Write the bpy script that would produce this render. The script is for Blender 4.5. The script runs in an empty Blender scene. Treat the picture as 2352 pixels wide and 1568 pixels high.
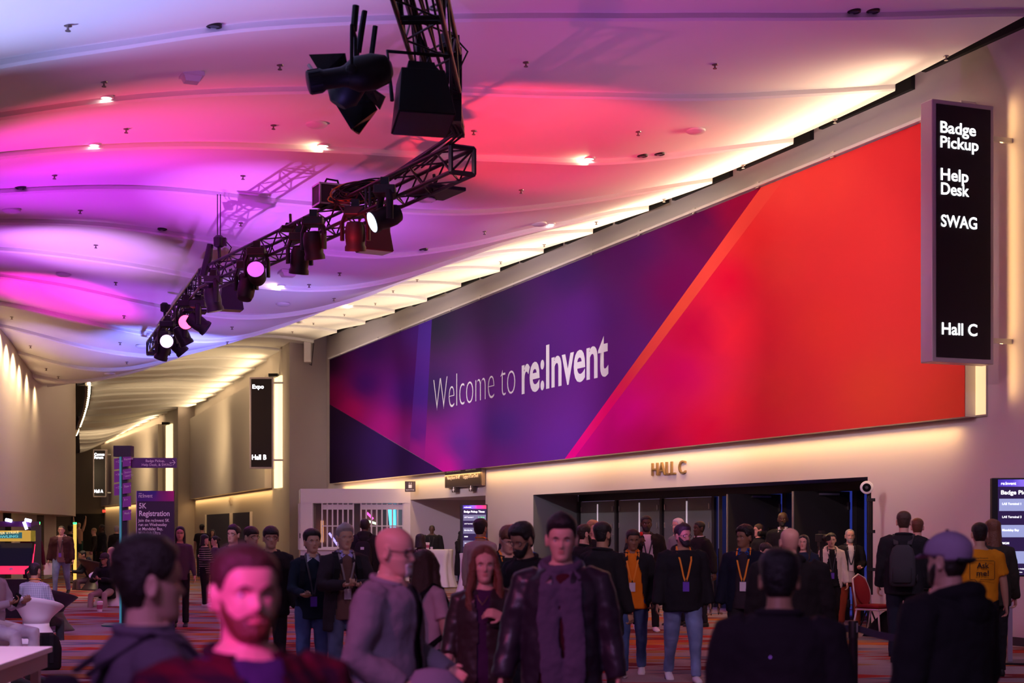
import bpy, bmesh, math, random
import numpy as np
from mathutils import Vector, Matrix, noise
random.seed(7)
sc = bpy.context.scene
C = sc.collection
F, CX, HY, H = 3500.0, 1176.0, 1213.0, 1.65      # focal length in pixels, centre column, horizon row, eye height
# ---------------------------------------------------------------- camera
cam = bpy.data.cameras.new('camera'); camo = bpy.data.objects.new('camera', cam); C.objects.link(camo)
camo.location = (0, 0, H); camo.rotation_euler = (math.pi/2, 0, 0)
cam.sensor_width = 36; cam.lens = 36*F/2352; cam.shift_y = (HY-784)/2352
cam.clip_start = .1; cam.clip_end = 400
cam.dof.use_dof = True; cam.dof.focus_distance = 27; cam.dof.aperture_fstop = 2.8
sc.camera = camo
# ---------------------------------------------------------------- exposure and world
vs = sc.view_settings; vs.view_transform = 'Standard'; vs.look = 'None'; vs.gamma = 1; vs.use_curve_mapping = False
vs.exposure = 0.0
w = bpy.data.worlds.new('world'); sc.world = w; w.use_nodes = True
w.node_tree.nodes['Background'].inputs[0].default_value = (.62, .40, .78, 1)
w.node_tree.nodes['Background'].inputs[1].default_value = .14
# ---------------------------------------------------------------- frame of the hall wall: D runs along it, t away from it
WA, WB = 15.207, -.3954
U = Vector((-.3677, .93, 0)).normalized(); N = Vector((-.93, -.3677, 0)).normalized(); UP = Vector((0, 0, 1))
def WP(D, t, z): return Vector((WA+WB*D-.93*t, D-.3677*t, z))
def toDt(X, Y):
    t = (WA+WB*Y-X)/(.93-.3677*WB); return Y+.3677*t, t
def at(px, py, d): return Vector(((px-CX)/F*d, d, H+(HY-py)/F*d))
def onwall(px, py, t=-.35):
    r = (px-CX)/F; D = (WA-.93*t+.3677*r*t)/(r-WB); d = D-.3677*t
    return D, H+(HY-py)/F*d
def wallD(px, t=-.35): return onwall(px, HY, t)[0]
def spline(x, y, q):
    x = np.asarray(x, float); y = np.asarray(y, float); n = len(x); h = np.diff(x)
    A = np.zeros((n, n)); b = np.zeros(n); A[0, 0] = A[-1, -1] = 1
    for i in range(1, n-1):
        A[i, i-1] = h[i-1]; A[i, i] = 2*(h[i-1]+h[i]); A[i, i+1] = h[i]
        b[i] = 6*((y[i+1]-y[i])/h[i]-(y[i]-y[i-1])/h[i-1])
    m = np.linalg.solve(A, b); i = np.clip(np.searchsorted(x, q)-1, 0, n-2); dx = q-x[i]
    return y[i]+dx*((y[i+1]-y[i])/h[i]-h[i]*(2*m[i]+m[i+1])/6)+m[i]/2*dx**2+(m[i+1]-m[i])/(6*h[i])*dx**3
# height of the ceiling over (D, t)
CZ = {
 14.0:[9.05,8.95,8.82,8.66,8.5,8.34,8.18,8.0,7.8,7.55,7.25,6.95,6.6,6.2,5.8],
 17.6:[8.78,8.65,8.5,8.36,8.22,8.08,7.95,7.8,7.63,7.43,7.22,6.98,6.67,6.33,5.98],
 20.4:[8.55,8.42,8.27,8.13,8.00,7.88,7.75,7.63,7.50,7.36,7.20,7.00,6.73,6.46,6.15],
 23.06:[8.34,8.17,8.02,7.87,7.75,7.67,7.58,7.51,7.44,7.33,7.21,7.06,6.86,6.61,6.35],
 25.7:[8.21,8.02,7.82,7.62,7.47,7.41,7.36,7.32,7.29,7.24,7.18,7.08,6.94,6.76,6.55],
 28.28:[8.14,7.93,7.70,7.47,7.28,7.13,7.06,7.04,7.04,7.06,7.09,7.06,6.96,6.82,6.65],
 30.7:[8.12,7.95,7.68,7.41,7.12,6.89,6.74,6.73,6.76,6.81,6.90,6.95,6.93,6.86,6.75],
 33.2:[8.13,8.02,7.84,7.48,7.08,6.74,6.53,6.46,6.50,6.60,6.72,6.81,6.87,6.87,6.80],
 35.77:[8.14,8.10,7.91,7.60,7.15,6.72,6.42,6.25,6.23,6.33,6.49,6.66,6.78,6.86,6.85],
 38.4:[8.13,8.15,8.03,7.74,7.32,6.86,6.43,6.12,6.02,6.10,6.26,6.45,6.62,6.72,6.75],
 41.1:[8.18,8.21,8.14,7.9,7.5,7.02,6.6,6.25,5.98,5.95,6.07,6.28,6.50,6.62,6.7],
 43.8:[8.16,8.26,8.23,8.05,7.72,7.28,6.84,6.44,6.08,5.87,5.88,6.08,6.33,6.5,6.6],
 46.7:[8.23,8.35,8.33,8.2,7.9,7.5,7.05,6.6,6.2,5.92,5.80,5.95,6.2,6.4,6.5],
 49.7:[8.29,8.43,8.43,8.3,8.05,7.75,7.4,7.0,6.6,6.25,6.0,5.92,6.05,6.2,6.4],
 53.0:[8.43,8.56,8.58,8.5,8.3,8.05,7.75,7.4,7.05,6.7,6.45,6.3,6.2,6.2,6.3],
 57.0:[8.45,8.55,8.6,8.55,8.45,8.3,8.1,7.8,7.5,7.2,6.95,6.75,6.6,6.5,6.5],
 62.0:[8.4,8.4,8.4,8.4,8.3,8.2,8.1,7.95,7.75,7.55,7.4,7.25,7.1,7,7],
 70.0:[8.3,8.3,8.3,8.3,8.25,8.2,8.1,8.0,7.9,7.8,7.7,7.6,7.6,7.6,7.6],
 80.0:[8.25,8.25,8.2,8.1,8.0,7.9,7.8,7.75,7.7,7.7,7.7,7.7,7.7,7.7,7.7],
 90.0:[8.2,8.1,7.8,7.5,7.35,7.3,7.3,7.3,7.3,7.3,7.3,7.3,7.3,7.3,7.3],
 100.0:[8.2,8.0,7.5,7.1,7.0,7.0,7.0,7.0,7.0,7.0,7.0,7.0,7.0,7.0,7.0],
 114.0:[8.2,8.0,7.4,7.0,6.9,6.9,6.9,6.9,6.9,6.9,6.9,6.9,6.9,6.9,6.9]}
CZD = np.array(sorted(CZ)); CZT = np.arange(15.0)
_tt = np.arange(0, 14.001, .25)
_rows = np.array([spline(CZT, CZ[d], _tt) for d in sorted(CZ)])
EDGES = [12.5, 15.1, 17.75, 20.4, 23.06, 25.7, 28.28, 30.7, 33.2, 35.77, 38.4, 41.1, 43.8, 46.7, 49.7, 53.0, 56.0] + [56+2.75*k for k in range(1, 22)]
_DG = np.arange(14.0, 114.01, .2)
_ZG = np.stack([spline(CZD, _rows[:, i], np.clip(_DG, 14, 113.9)) for i in range(len(_tt))], 1)
def czrow(D):
    q = max(0.0, min(len(_DG)-1.001, (D-14)/.2)); i = int(q); return _ZG[i]*(1-q+i)+_ZG[i+1]*(q-i)
def cz(D, t):
    k = int(np.clip(np.searchsorted(EDGES, D)-1, 0, len(EDGES)-2)); f = (D-EDGES[k])/(EDGES[k+1]-EDGES[k])
    return float(np.interp(t, _tt, czrow(D)))+.1*f-.05
def ceil_hit(px, py):
    r = (px-CX)/F; q = (HY-py)/F; d = 10.0
    while d < 112:
        D, t = toDt(r*d, d)
        if -.2 < t < 14 and H+q*d > cz(D, max(t, 0)): return Vector((r*d, d, H+q*d)), D, t
        d += .1
    return at(px, py, 40), 40, 5
# ---------------------------------------------------------------- lamps
def aim(o, target):
    o.rotation_euler = (Vector(target)-o.location).to_track_quat('-Z', 'Y').to_euler()
def spot(loc, target, col, power, deg=40, blend=1.0, rad=.08):
    l = bpy.data.lights.new('spot', 'SPOT'); l.color = col; l.energy = power; l.spot_size = math.radians(deg); l.spot_blend = blend; l.shadow_soft_size = rad
    o = bpy.data.objects.new('spot', l); C.objects.link(o); o.location = loc; aim(o, target); return o
def area(loc, target, col, power, sx, sy, along=None, spread=180):
    l = bpy.data.lights.new('area', 'AREA'); l.shape = 'RECTANGLE'; l.size = sx; l.size_y = sy; l.color = col; l.energy = power; l.spread = math.radians(spread)
    o = bpy.data.objects.new('area', l); C.objects.link(o)
    z = (Vector(loc)-Vector(target)).normalized(); x = Vector(along) if along else UP.cross(z)
    x = (x-z*x.dot(z)).normalized(); y = z.cross(x)
    m = Matrix((x, y, z)).transposed().to_4x4(); m.translation = Vector(loc); o.matrix_world = m; return o
WARM = (1, .60, .22); WARMW = (1, .72, .40)
def ceil_spot(loc, px, py, col, power, deg, blend=1.0, rad=.1):
    return spot(loc, ceil_hit(px, py)[0], tuple(c**1.25 for c in col), power*.72, deg, blend, rad)
# coloured uplights washing the ceiling (unseen floor cans on the left and behind, more added low in the hall)
ceil_spot((-8.0, 11.0, .5), 50, 5, (.50, .55, 1), 8000, 40)
ceil_spot((-2.5, 9.5, .5), 560, 20, (.36, .26, 1), 1900, 34)
ceil_spot((-7.5, 15.5, .6), 430, 285, (1, .13, .27), 4600, 36)
ceil_spot((-6.0, 13.0, .6), 1000, 110, (1, .16, .42), 1250, 50, rad=.05)
ceil_spot((-3.6, 16.5, 2.2), 1230, 310, (1, .05, .085), 7400, 28, .55)
ceil_spot((-9.8, 20.0, .6), 120, 330, (1, .06, .75), 3600, 40)
ceil_spot((-9.8, 22.0, .6), 260, 420, (.72, .06, 1), 4300, 44)
ceil_spot((-9.5, 24.0, .6), 200, 565, (.78, .42, 1), 5400, 30)
ceil_spot((-6.0, 21.0, .6), 640, 460, (.72, .22, 1), 4300, 36, rad=.04)
ceil_spot((-10.2, 28.5, .8), 140, 678, (1, .05, .72), 5200, 30, .7)
ceil_spot((-7.4, 33.0, 3.6), 390, 795, (.24, .28, 1), 3200, 56, .8)
ceil_spot((-3.5, 27.5, 3.2), 640, 700, (.45, .42, 1), 1000, 60)
ceil_spot((-3.0, 22.0, .8), 780, 600, (.58, .16, 1), 2300, 56)
ceil_spot((1.5, 15.0, 1.0), 1560, 120, (.62, .18, .80), 1150, 76)
ceil_spot((1.5, 22.0, 1.0), 1330, 460, (.95, .16, .42), 900, 50)
ceil_spot((0.5, 26.0, 2.0), 930, 690, (.55, .45, 1), 700, 46)
ceil_spot((-9.2, 26.5, .8), 60, 560, (.62, .10, .95), 2400, 46)
ceil_spot((-10.0, 30.0, .8), 330, 690, (.50, .14, .95), 2200, 40)
ceil_spot((-11.5, 33.5, .8), 170, 790, (.50, .30, .85), 1700, 36)
ceil_spot((-4.5, 30.0, .8), 560, 770, (.40, .28, .95), 1100, 40)
# warm cove lighting along the top of the hall wall and under the banner
area(WP(38.5, .05, 7.78), WP(38.5, 1.25, 8.75), (1, .76, .46), 230, 35.5, .10, along=U, spread=180)
area(WP(38.5, .02, 7.76), WP(38.5, 3.2, 8.35), (1, .72, .44), 420, 35.5, .08, along=U, spread=64)
area(WP(38.5, -.17, 3.17), WP(38.5, -.22, 2.4), WARM, 190, 34.5, .08, along=U)
area(WP(21.45, -.2, 5.6), WP(21.1, -.4, 5.6), WARM, 10, .10, 4.2, along=U)
# banner and hall wall wash: spots added at truss height to light them
for D, p in ((24, 1150), (30, 1350), (36, 1550), (43, 1700), (50, 1850)):
    spot(WP(D-3, 7.5, 5.5), WP(D+1, -.2, 5.2), (1, .84, .90), p*.95, 58)
spot((-2.0, 15.0, 5.4), WP(24, -.3, 1.9), (1, .42, .52), 560, 60)
spot((-2.0, 24.0, 5.3), WP(45, .4, 1.9), (.68, .46, 1), 1500, 34)
# crowd light: added fill spots, magenta and red in front, soft violet behind
spot((-3.0, -1.0, 3.6), (-.42, 3.42, 1.40), (1, .03, .66), 1500, 11.5, .9, .12)
spot((-2.8, -.5, 4.6), (-.9, 4.1, 1.3), (.55, .12, .85), 300, 40, 1, .2)
spot((-4.0, 3.0, 5.6), (0, 8.0, 1.2), (1, .14, .45), 760, 36, 1, .15)
spot((-2.0, -1.0, 5.5), (.9, 8.0, 1.2), (.70, .42, .95), 640, 46, 1, .15)
spot((2.5, 7.0, 6.2), (1.4, 17.5, .8), (.95, .58, .74), 800, 56, 1, .3)
spot((-7.0, 14.0, 5.8), (-6.0, 24, .3), (.85, .45, .92), 1300, 62, 1, .2)
spot((1.0, 20.0, 5.8), (0, 36, .3), (.85, .50, .80), 1100, 62, 1, .2)
spot((5.5, 13.0, 6.4), (6.2, 20, 1), (.78, .58, .9), 520, 60, 1, .2)
spot((-3.0, 6.0, 5.8), (-4.3, 11.5, .7), (1, .52, .95), 2300, 44, 1, .15)  # added to brighten the white table
spot((-4.0, 16.0, 5.6), (-7.2, 22, .8), (.72, .55, 1), 800, 34, 1, .15)
# warm light of the far halls and of the wall on the left
for px, d, z, p in ((560, 60, 7.6, 420), (500, 72, 7.6, 420), (330, 92, 7.2, 460), (230, 102, 6.6, 160)):
    X = (px-CX)/F*d; spot((X-2.5, d-3.5, 3.2), (X-1, d+1, 9), WARMW, p*1.5, 110, 1, .3); spot((X-3, d-4, z-.8), (X+2.5, d+2, 3.5), WARMW, p*1.4, 100, 1, .3)
# ================================================================ materials
MATS = {}
def mat(name, col, rough=.6, metal=0, emit=0, ecol=None, bump=0, bscale=60, spec=.4):
    if name in MATS: return MATS[name]
    m = bpy.data.materials.new(name); m.use_nodes = True; nt = m.node_tree; b = nt.nodes['Principled BSDF']
    b.inputs['Base Color'].default_value = (*col, 1); b.inputs['Roughness'].default_value = rough; b.inputs['Metallic'].default_value = metal
    b.inputs['Specular IOR Level'].default_value = spec
    if emit: b.inputs['Emission Color'].default_value = (*(ecol or col), 1); b.inputs['Emission Strength'].default_value = emit
    if bump:
        tc = nt.nodes.new('ShaderNodeTexCoord'); n = nt.nodes.new('ShaderNodeTexNoise'); n.inputs['Scale'].default_value = bscale
        nt.links.new(tc.outputs['Object'], n.inputs['Vector'])
        bp = nt.nodes.new('ShaderNodeBump'); bp.inputs['Strength'].default_value = bump; bp.inputs['Distance'].default_value = .02
        nt.links.new(n.outputs['Fac'], bp.inputs['Height']); nt.links.new(bp.outputs['Normal'], b.inputs['Normal'])
    MATS[name] = m; return m
def srgb(r, g, b): return tuple(((c/255)/12.92 if c/255 <= .04045 else ((c/255+.055)/1.055)**2.4) for c in (r, g, b))
def nodes(m): return m.node_tree, m.node_tree.nodes['Principled BSDF']
def N_(nt, kind, **kw):
    n = nt.nodes.new(kind)
    for k, v in kw.items(): setattr(n, k, v)
    return n
def math_(nt, op, a, b=None, c=None):
    n = N_(nt, 'ShaderNodeMath', operation=op)
    for i, v in enumerate((a, b, c)):
        if v is None: continue
        if isinstance(v, (int, float)): n.inputs[i].default_value = v
        else: nt.links.new(v, n.inputs[i])
    return n.outputs[0]
def ramp_(nt, fac, stops, const=False):
    r = N_(nt, 'ShaderNodeValToRGB'); cr = r.color_ramp
    if const: cr.interpolation = 'CONSTANT'
    while len(cr.elements) < len(stops): cr.elements.new(.5)
    for e, (p, c) in zip(cr.elements, stops): e.position = p; e.color = (*c, 1)
    nt.links.new(fac, r.inputs[0]); return r.outputs[0]
def carpet():
    m = mat('carpet', (.3, .2, .25), .95, spec=.1); nt, b = nodes(m)
    tc = N_(nt, 'ShaderNodeTexCoord'); sp = N_(nt, 'ShaderNodeSeparateXYZ'); nt.links.new(tc.outputs['Object'], sp.inputs[0])
    x, y = sp.outputs[0], sp.outputs[1]
    # rows of long spikes: each row is cut by a zigzag so colours end in points
    row = math_(nt, 'FLOOR', math_(nt, 'DIVIDE', y, .48))
    fr = math_(nt, 'FRACT', math_(nt, 'DIVIDE', y, .48))
    wn = N_(nt, 'ShaderNodeTexWhiteNoise', noise_dimensions='1D'); nt.links.new(row, wn.inputs['W'])
    tri = math_(nt, 'ABSOLUTE', math_(nt, 'SUBTRACT', fr, .5))
    xs = math_(nt, 'ADD', math_(nt, 'DIVIDE', x, .62), math_(nt, 'MULTIPLY', wn.outputs['Value'], 7.3))
    xz = math_(nt, 'ADD', xs, math_(nt, 'MULTIPLY', tri, 1.7))
    cell = math_(nt, 'FLOOR', xz)
    cv = N_(nt, 'ShaderNodeCombineXYZ'); nt.links.new(cell, cv.inputs[0]); nt.links.new(row, cv.inputs[1])
    w2 = N_(nt, 'ShaderNodeTexWhiteNoise', noise_dimensions='2D'); nt.links.new(cv.outputs[0], w2.inputs['Vector'])
    col = ramp_(nt, w2.outputs['Value'], [(0, (.26, .20, .22)), (.40, (.34, .025, .018)), (.54, (.40, .12, .02)), (.63, (.14, .012, .018)), (.74, (.12, .12, .17)), (.81, (.28, .22, .24)), (.93, (.28, .14, .05))], True)
    nz = N_(nt, 'ShaderNodeTexNoise'); nz.inputs['Scale'].default_value = 90; nt.links.new(tc.outputs['Object'], nz.inputs['Vector'])
    mx = N_(nt, 'ShaderNodeMix', data_type='RGBA', blend_type='MULTIPLY'); mx.inputs[0].default_value = .5
    nt.links.new(col, mx.inputs[6]); nt.links.new(ramp_(nt, nz.outputs['Fac'], [(.3, (.6, .6, .6)), (.7, (1.25, 1.25, 1.25))]), mx.inputs[7])
    nt.links.new(mx.outputs[2], b.inputs['Base Color']); return m
def vcol_mat(name, rough=.6, emit=0):
    m = mat(name, (.5, .5, .5), rough); nt, b = nodes(m); a = N_(nt, 'ShaderNodeVertexColor', layer_name='print')
    nt.links.new(a.outputs[0], b.inputs['Base Color']); b.inputs['Specular IOR Level'].default_value = .08 if rough > .9 else .35
    if emit: nt.links.new(a.outputs[0], b.inputs['Emission Color']); b.inputs['Emission Strength'].default_value = emit
    return m
# ================================================================ mesh helpers
class MB:
    def __init__(s): s.v = []; s.f = []; s.m = []; s.k = 0
    def add(s, v, f, mi=None):
        o = len(s.v); s.v += [tuple(p) for p in v]; s.f += [tuple(i+o for i in q) for q in f]; s.m += [s.k if mi is None else mi]*len(f); return s
    def box(s, c, d, M=None):
        x, y, z = d[0]/2, d[1]/2, d[2]/2
        v = [Vector((a*x, b*y, g*z)) for a in (-1, 1) for b in (-1, 1) for g in (-1, 1)]
        v = [(M @ p if M else p)+Vector(c) for p in v]
        return s.add(v, [(0, 1, 3, 2), (4, 6, 7, 5), (0, 4, 5, 1), (2, 3, 7, 6), (0, 2, 6, 4), (1, 5, 7, 3)])
    def quad(s, a, b, c, d): return s.add([a, b, c, d], [(0, 1, 2, 3)])
    def prism(s, poly, off):
        n = len(poly); off = Vector(off); v = [Vector(p) for p in poly]; v2 = [p+off for p in v]
        return s.add(v+v2, [tuple(range(n))[::-1], tuple(range(n, 2*n))]+[(i, (i+1) % n, n+(i+1) % n, n+i) for i in range(n)])
    def rings(s, R, close=True, cap=True):
        n = len(R[0]); v = [p for r in R for p in r]; f = []
        for j in range(len(R)-1):
            for i in range(n if close else n-1):
                i2 = (i+1) % n; f.append((j*n+i, j*n+i2, (j+1)*n+i2, (j+1)*n+i))
        if cap and close: f += [tuple(range(n))[::-1], tuple(range((len(R)-1)*n, len(R)*n))]
        return s.add(v, f)
    def tube(s, P, r, n=8, ry=None, ref=None, cap=True, round_=False):
        P = [Vector(p) for p in P]; k = len(P)
        if not hasattr(r, '__len__'): r = [r]*k
        if ry is None: ry = r
        elif not hasattr(ry, '__len__'): ry = [ry]*k
        r = list(r); ry = list(ry)
        if round_:
            a = (P[0]-P[1]).normalized(); b = (P[-1]-P[-2]).normalized()
            P = [P[0]+a*r[0]*.85, P[0]+a*r[0]*.5]+P+[P[-1]+b*r[-1]*.5, P[-1]+b*r[-1]*.85]
            r = [r[0]*.45, r[0]*.85]+r+[r[-1]*.85, r[-1]*.45]; ry = [ry[0]*.45, ry[0]*.85]+ry+[ry[-1]*.85, ry[-1]*.45]; k += 4
        R = []; x = None
        for i in range(k):
            d = (P[min(i+1, k-1)]-P[max(i-1, 0)]).normalized()
            if ref is not None: x = Vector(ref)-d*d.dot(Vector(ref))
            elif x is None: x = d.orthogonal()
            else: x = x-d*d.dot(x)
            x.normalize(); y = d.cross(x)
            R.append([P[i]+x*r[i]*math.cos(2*math.pi*j/n)+y*ry[i]*math.sin(2*math.pi*j/n) for j in range(n)])
        return s.rings(R, cap=cap)
    def ball(s, c, r, n=12, M=None):
        if not hasattr(r, '__len__'): r = (r, r, r)
        c = Vector(c); R = []
        for j in range(n//2+1):
            a = math.pi*(j/(n//2))*.98+.03; R.append([Vector((r[0]*math.sin(a)*math.cos(2*math.pi*i/n), r[1]*math.sin(a)*math.sin(2*math.pi*i/n), -r[2]*math.cos(a))) for i in range(n)])
        R = [[(M @ p if M else p)+c for p in q] for q in R]
        return s.rings(R)
    def lathe(s, c, prof, n=24, M=None, cap=True):
        R = [[(M @ Vector((r*math.cos(2*math.pi*i/n), r*math.sin(2*math.pi*i/n), z)) if M else Vector((r*math.cos(2*math.pi*i/n), r*math.sin(2*math.pi*i/n), z)))+Vector(c) for i in range(n)] for r, z in prof]
        return s.rings(R, cap=cap)
    def mesh(s, name, smooth=False, fix=True):
        me = bpy.data.meshes.new(name); me.from_pydata(s.v, [], s.f)
        for p, i in zip(me.polygons, s.m): p.material_index = i; p.use_smooth = smooth
        if fix:
            b = bmesh.new(); b.from_mesh(me); bmesh.ops.recalc_face_normals(b, faces=b.faces); b.to_mesh(me); b.free()
        me.update(); return me
    def build(s, name, m=None, parent=None, smooth=False, bevel=0, auto=None):
        me = s.mesh(name, smooth)
        for q in (m if isinstance(m, (list, tuple)) else [m]):
            if q: me.materials.append(q)
        o = link(name, me, parent)
        if smooth and auto:
            md = o.modifiers.new('e', 'EDGE_SPLIT'); md.split_angle = math.radians(auto)
        if bevel:
            md = o.modifiers.new('b', 'BEVEL'); md.width = bevel; md.segments = 2; md.limit_method = 'ANGLE'
        return o
def link(name, data, parent=None):
    o = bpy.data.objects.new(name, data); C.objects.link(o)
    if parent is not None: o.parent = parent; 
    return o
def tag(o, label=None, cat=None, group=None, kind=None):
    for k, v in (('label', label), ('category', cat), ('group', group), ('kind', kind)):
        if v: o[k] = v
    return o
def empty(name, loc=(0, 0, 0), rz=0, label=None, cat=None, group=None, M=None):
    o = bpy.data.objects.new(name, None); C.objects.link(o); o.location = loc; o.rotation_euler = (0, 0, rz); o.empty_display_size = .1
    if M is not None: o.matrix_world = M
    return tag(o, label, cat, group)
def copy_tree(o, parent=None):
    c = o.copy(); C.objects.link(c)
    if parent is not None: c.parent = parent
    for ch in list(o.children): copy_tree(ch, c)
    return c
def frame(r, u, o):      # matrix with x = reading direction, y = up, z = out of the face
    r = Vector(r).normalized(); u = Vector(u).normalized(); n = r.cross(u)
    m = Matrix((r, u, n)).transposed().to_4x4(); m.translation = Vector(o); return m
SCR = bpy.data.scenes.new('scratch')
def evaluate(objs):      # meshes of objects with their modifiers
    for o in objs:
        if o.name not in SCR.collection.objects: SCR.collection.objects.link(o)
    vl = SCR.view_layers[0]; vl.update(); dg = vl.depsgraph; out = []
    for o in objs: out.append(bpy.data.meshes.new_from_object(o.evaluated_get(dg)))
    for o in objs: SCR.collection.objects.unlink(o); bpy.data.objects.remove(o)
    return out
def text_mesh(s, size, bold=0, align='LEFT', depth=.002, space=1, line=1, wide=1):
    c = bpy.data.curves.new('lettering', 'FONT'); c.body = s; c.size = size; c.align_x = align; c.extrude = depth; c.offset = bold*size; c.space_character = space; c.space_line = line; c.resolution_u = 4
    o = bpy.data.objects.new('lettering', c); me = evaluate([o])[0]; bpy.data.curves.remove(c)
    if wide != 1: me.transform(Matrix.Diagonal((wide, 1, 1, 1)))
    return me
def text(s, size, m, M, parent=None, name='lettering', inv=None, **kw):
    me = text_mesh(s, size, **kw); me.transform(M); me.materials.clear(); me.materials.append(m)
    return link(name, me, parent)
def fit_text(s, w, m, M, parent=None, name='lettering', size=1, **kw):   # scaled so the line is w wide
    me = text_mesh(s, size, **kw); xs = [v.co.x for v in me.vertices]; k = w/(max(xs)-min(xs))
    me.transform(M @ Matrix.Translation((-min(xs)*k, 0, 0)) @ Matrix.Diagonal((k, k, 1, 1))); me.materials.clear(); me.materials.append(m)
    return link(name, me, parent)
def struct(name, mb, m, **kw):
    o = mb.build(name, m, **kw) if isinstance(mb, MB) else mb; o['kind'] = 'structure'; return o
# ================================================================ the hall
wallm = mat('wall_paint', (.60, .53, .47), .62, bump=.05, bscale=9)
wallw = mat('wall_white', (.64, .58, .57), .6, bump=.04, bscale=9)
pierm = mat('pier_paint', (.46, .40, .38), .6, bump=.05, bscale=9)
ceilm = mat('ceiling_plaster', (.80, .79, .78), .7, bump=.03, bscale=3)
darkm = mat('near_black', (.015, .014, .016), .8)
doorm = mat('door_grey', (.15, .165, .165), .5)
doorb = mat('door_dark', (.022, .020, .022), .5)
steelm = mat('brushed_steel', (.62, .60, .58), .35, 1)
basem = mat('baseboard_dark', (.05, .04, .05), .6)
struct('floor', MB().quad((-60, -8, 0), (30, -8, 0), (30, 125, 0), (-60, 125, 0)), carpet())
# ceiling of overlapping strips, each dropping a little where it meets the one before it
def tleft(D):
    return float(np.interp(D, [13, 35, 38, 41.1, 43.8, 46.7, 49.7, 52, 55, 58, 108, 114], [18, 18, 12.95, 12.15, 11.55, 10.95, 10.3, 9.6, 9.0, 8.6, 3.0, 2.9]))
def build_ceiling():
    R = []; mb = MB(); ns = 6; nt = 60
    for k in range(len(EDGES)-1):
        a, b = EDGES[k], EDGES[k+1]
        if b > 113: break
        R = []
        for j in range(ns+1):
            f = j/ns; D = a+(b-a)*f; T = tleft(D); row = czrow(D); ts = np.linspace(.35 if D < 57 else 0, T, nt)
            R.append([WP(D, t, np.interp(t, _tt, row)+.1*f-.05) for t in ts])
        mb.rings(R, close=False)
        row0, row1 = R[0], [p+Vector((0, 0, .1)) for p in R[0]]
        mid = [p+Vector((0, -.025, .03)) for p in R[0]]
        mb.rings([row0, mid], close=False); mb.rings([mid, row1], close=False)
        mb.rings([[r[0] for r in R], [r[0]+Vector((.02, 0, .22)) for r in R]], close=False)
    me = mb.mesh('ceiling', True, fix=False); me.materials.append(ceilm); o = link('ceiling', me); o['kind'] = 'structure'
    md = o.modifiers.new('e', 'EDGE_SPLIT'); md.split_angle = math.radians(25)
build_ceiling()
# hall wall (far end to near end) with the door recess and the alcove left open
def wpan(mb, D0, D1, z0, z1, t=-.35): mb.quad(WP(D0, t, z0), WP(D1, t, z0), WP(D1, t, z1), WP(D0, t, z1))
Dr0, Dr1 = wallD(1993), wallD(1225); Da0, Da1 = wallD(1115), wallD(943); DE = 56.8
ZD = (onwall(1993, 1093)[1]+onwall(1225, 1137)[1])/2; ZA = (onwall(943, 1147)[1]+onwall(1115, 1138)[1])/2; TOP = 9.2
wr = MB()
for a, b, z0 in ((8, Dr0, 0), (Dr0, Dr1, ZD), (Dr1, Da0, 0), (Da0, Da1, ZA), (Da1, DE, 0)): wpan(wr, a, b, z0, TOP)
struct('wall_right', wr, wallw)
TB = -1.57
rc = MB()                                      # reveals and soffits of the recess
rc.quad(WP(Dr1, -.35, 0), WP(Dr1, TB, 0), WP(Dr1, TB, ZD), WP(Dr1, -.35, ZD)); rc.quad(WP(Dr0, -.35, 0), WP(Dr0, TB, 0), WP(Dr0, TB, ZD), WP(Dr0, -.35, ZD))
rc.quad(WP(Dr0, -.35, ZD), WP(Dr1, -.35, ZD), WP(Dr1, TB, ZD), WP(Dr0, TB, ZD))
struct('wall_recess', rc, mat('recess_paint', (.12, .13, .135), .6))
al = MB(); TA = -3.2
al.quad(WP(Da1, -.35, 0), WP(Da1, TA, 0), WP(Da1, TA, ZA), WP(Da1, -.35, ZA)); al.quad(WP(Da0, -.35, 0), WP(Da0, TA, 0), WP(Da0, TA, ZA), WP(Da0, -.35, ZA))
al.quad(WP(Da0, -.35, ZA), WP(Da1, -.35, ZA), WP(Da1, TA, ZA), WP(Da0, TA, ZA)); al.quad(WP(Da0, TA, 0), WP(Da1, TA, 0), WP(Da1, TA, ZA), WP(Da0, TA, ZA))
struct('wall_alcove', al, wallw)
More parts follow.
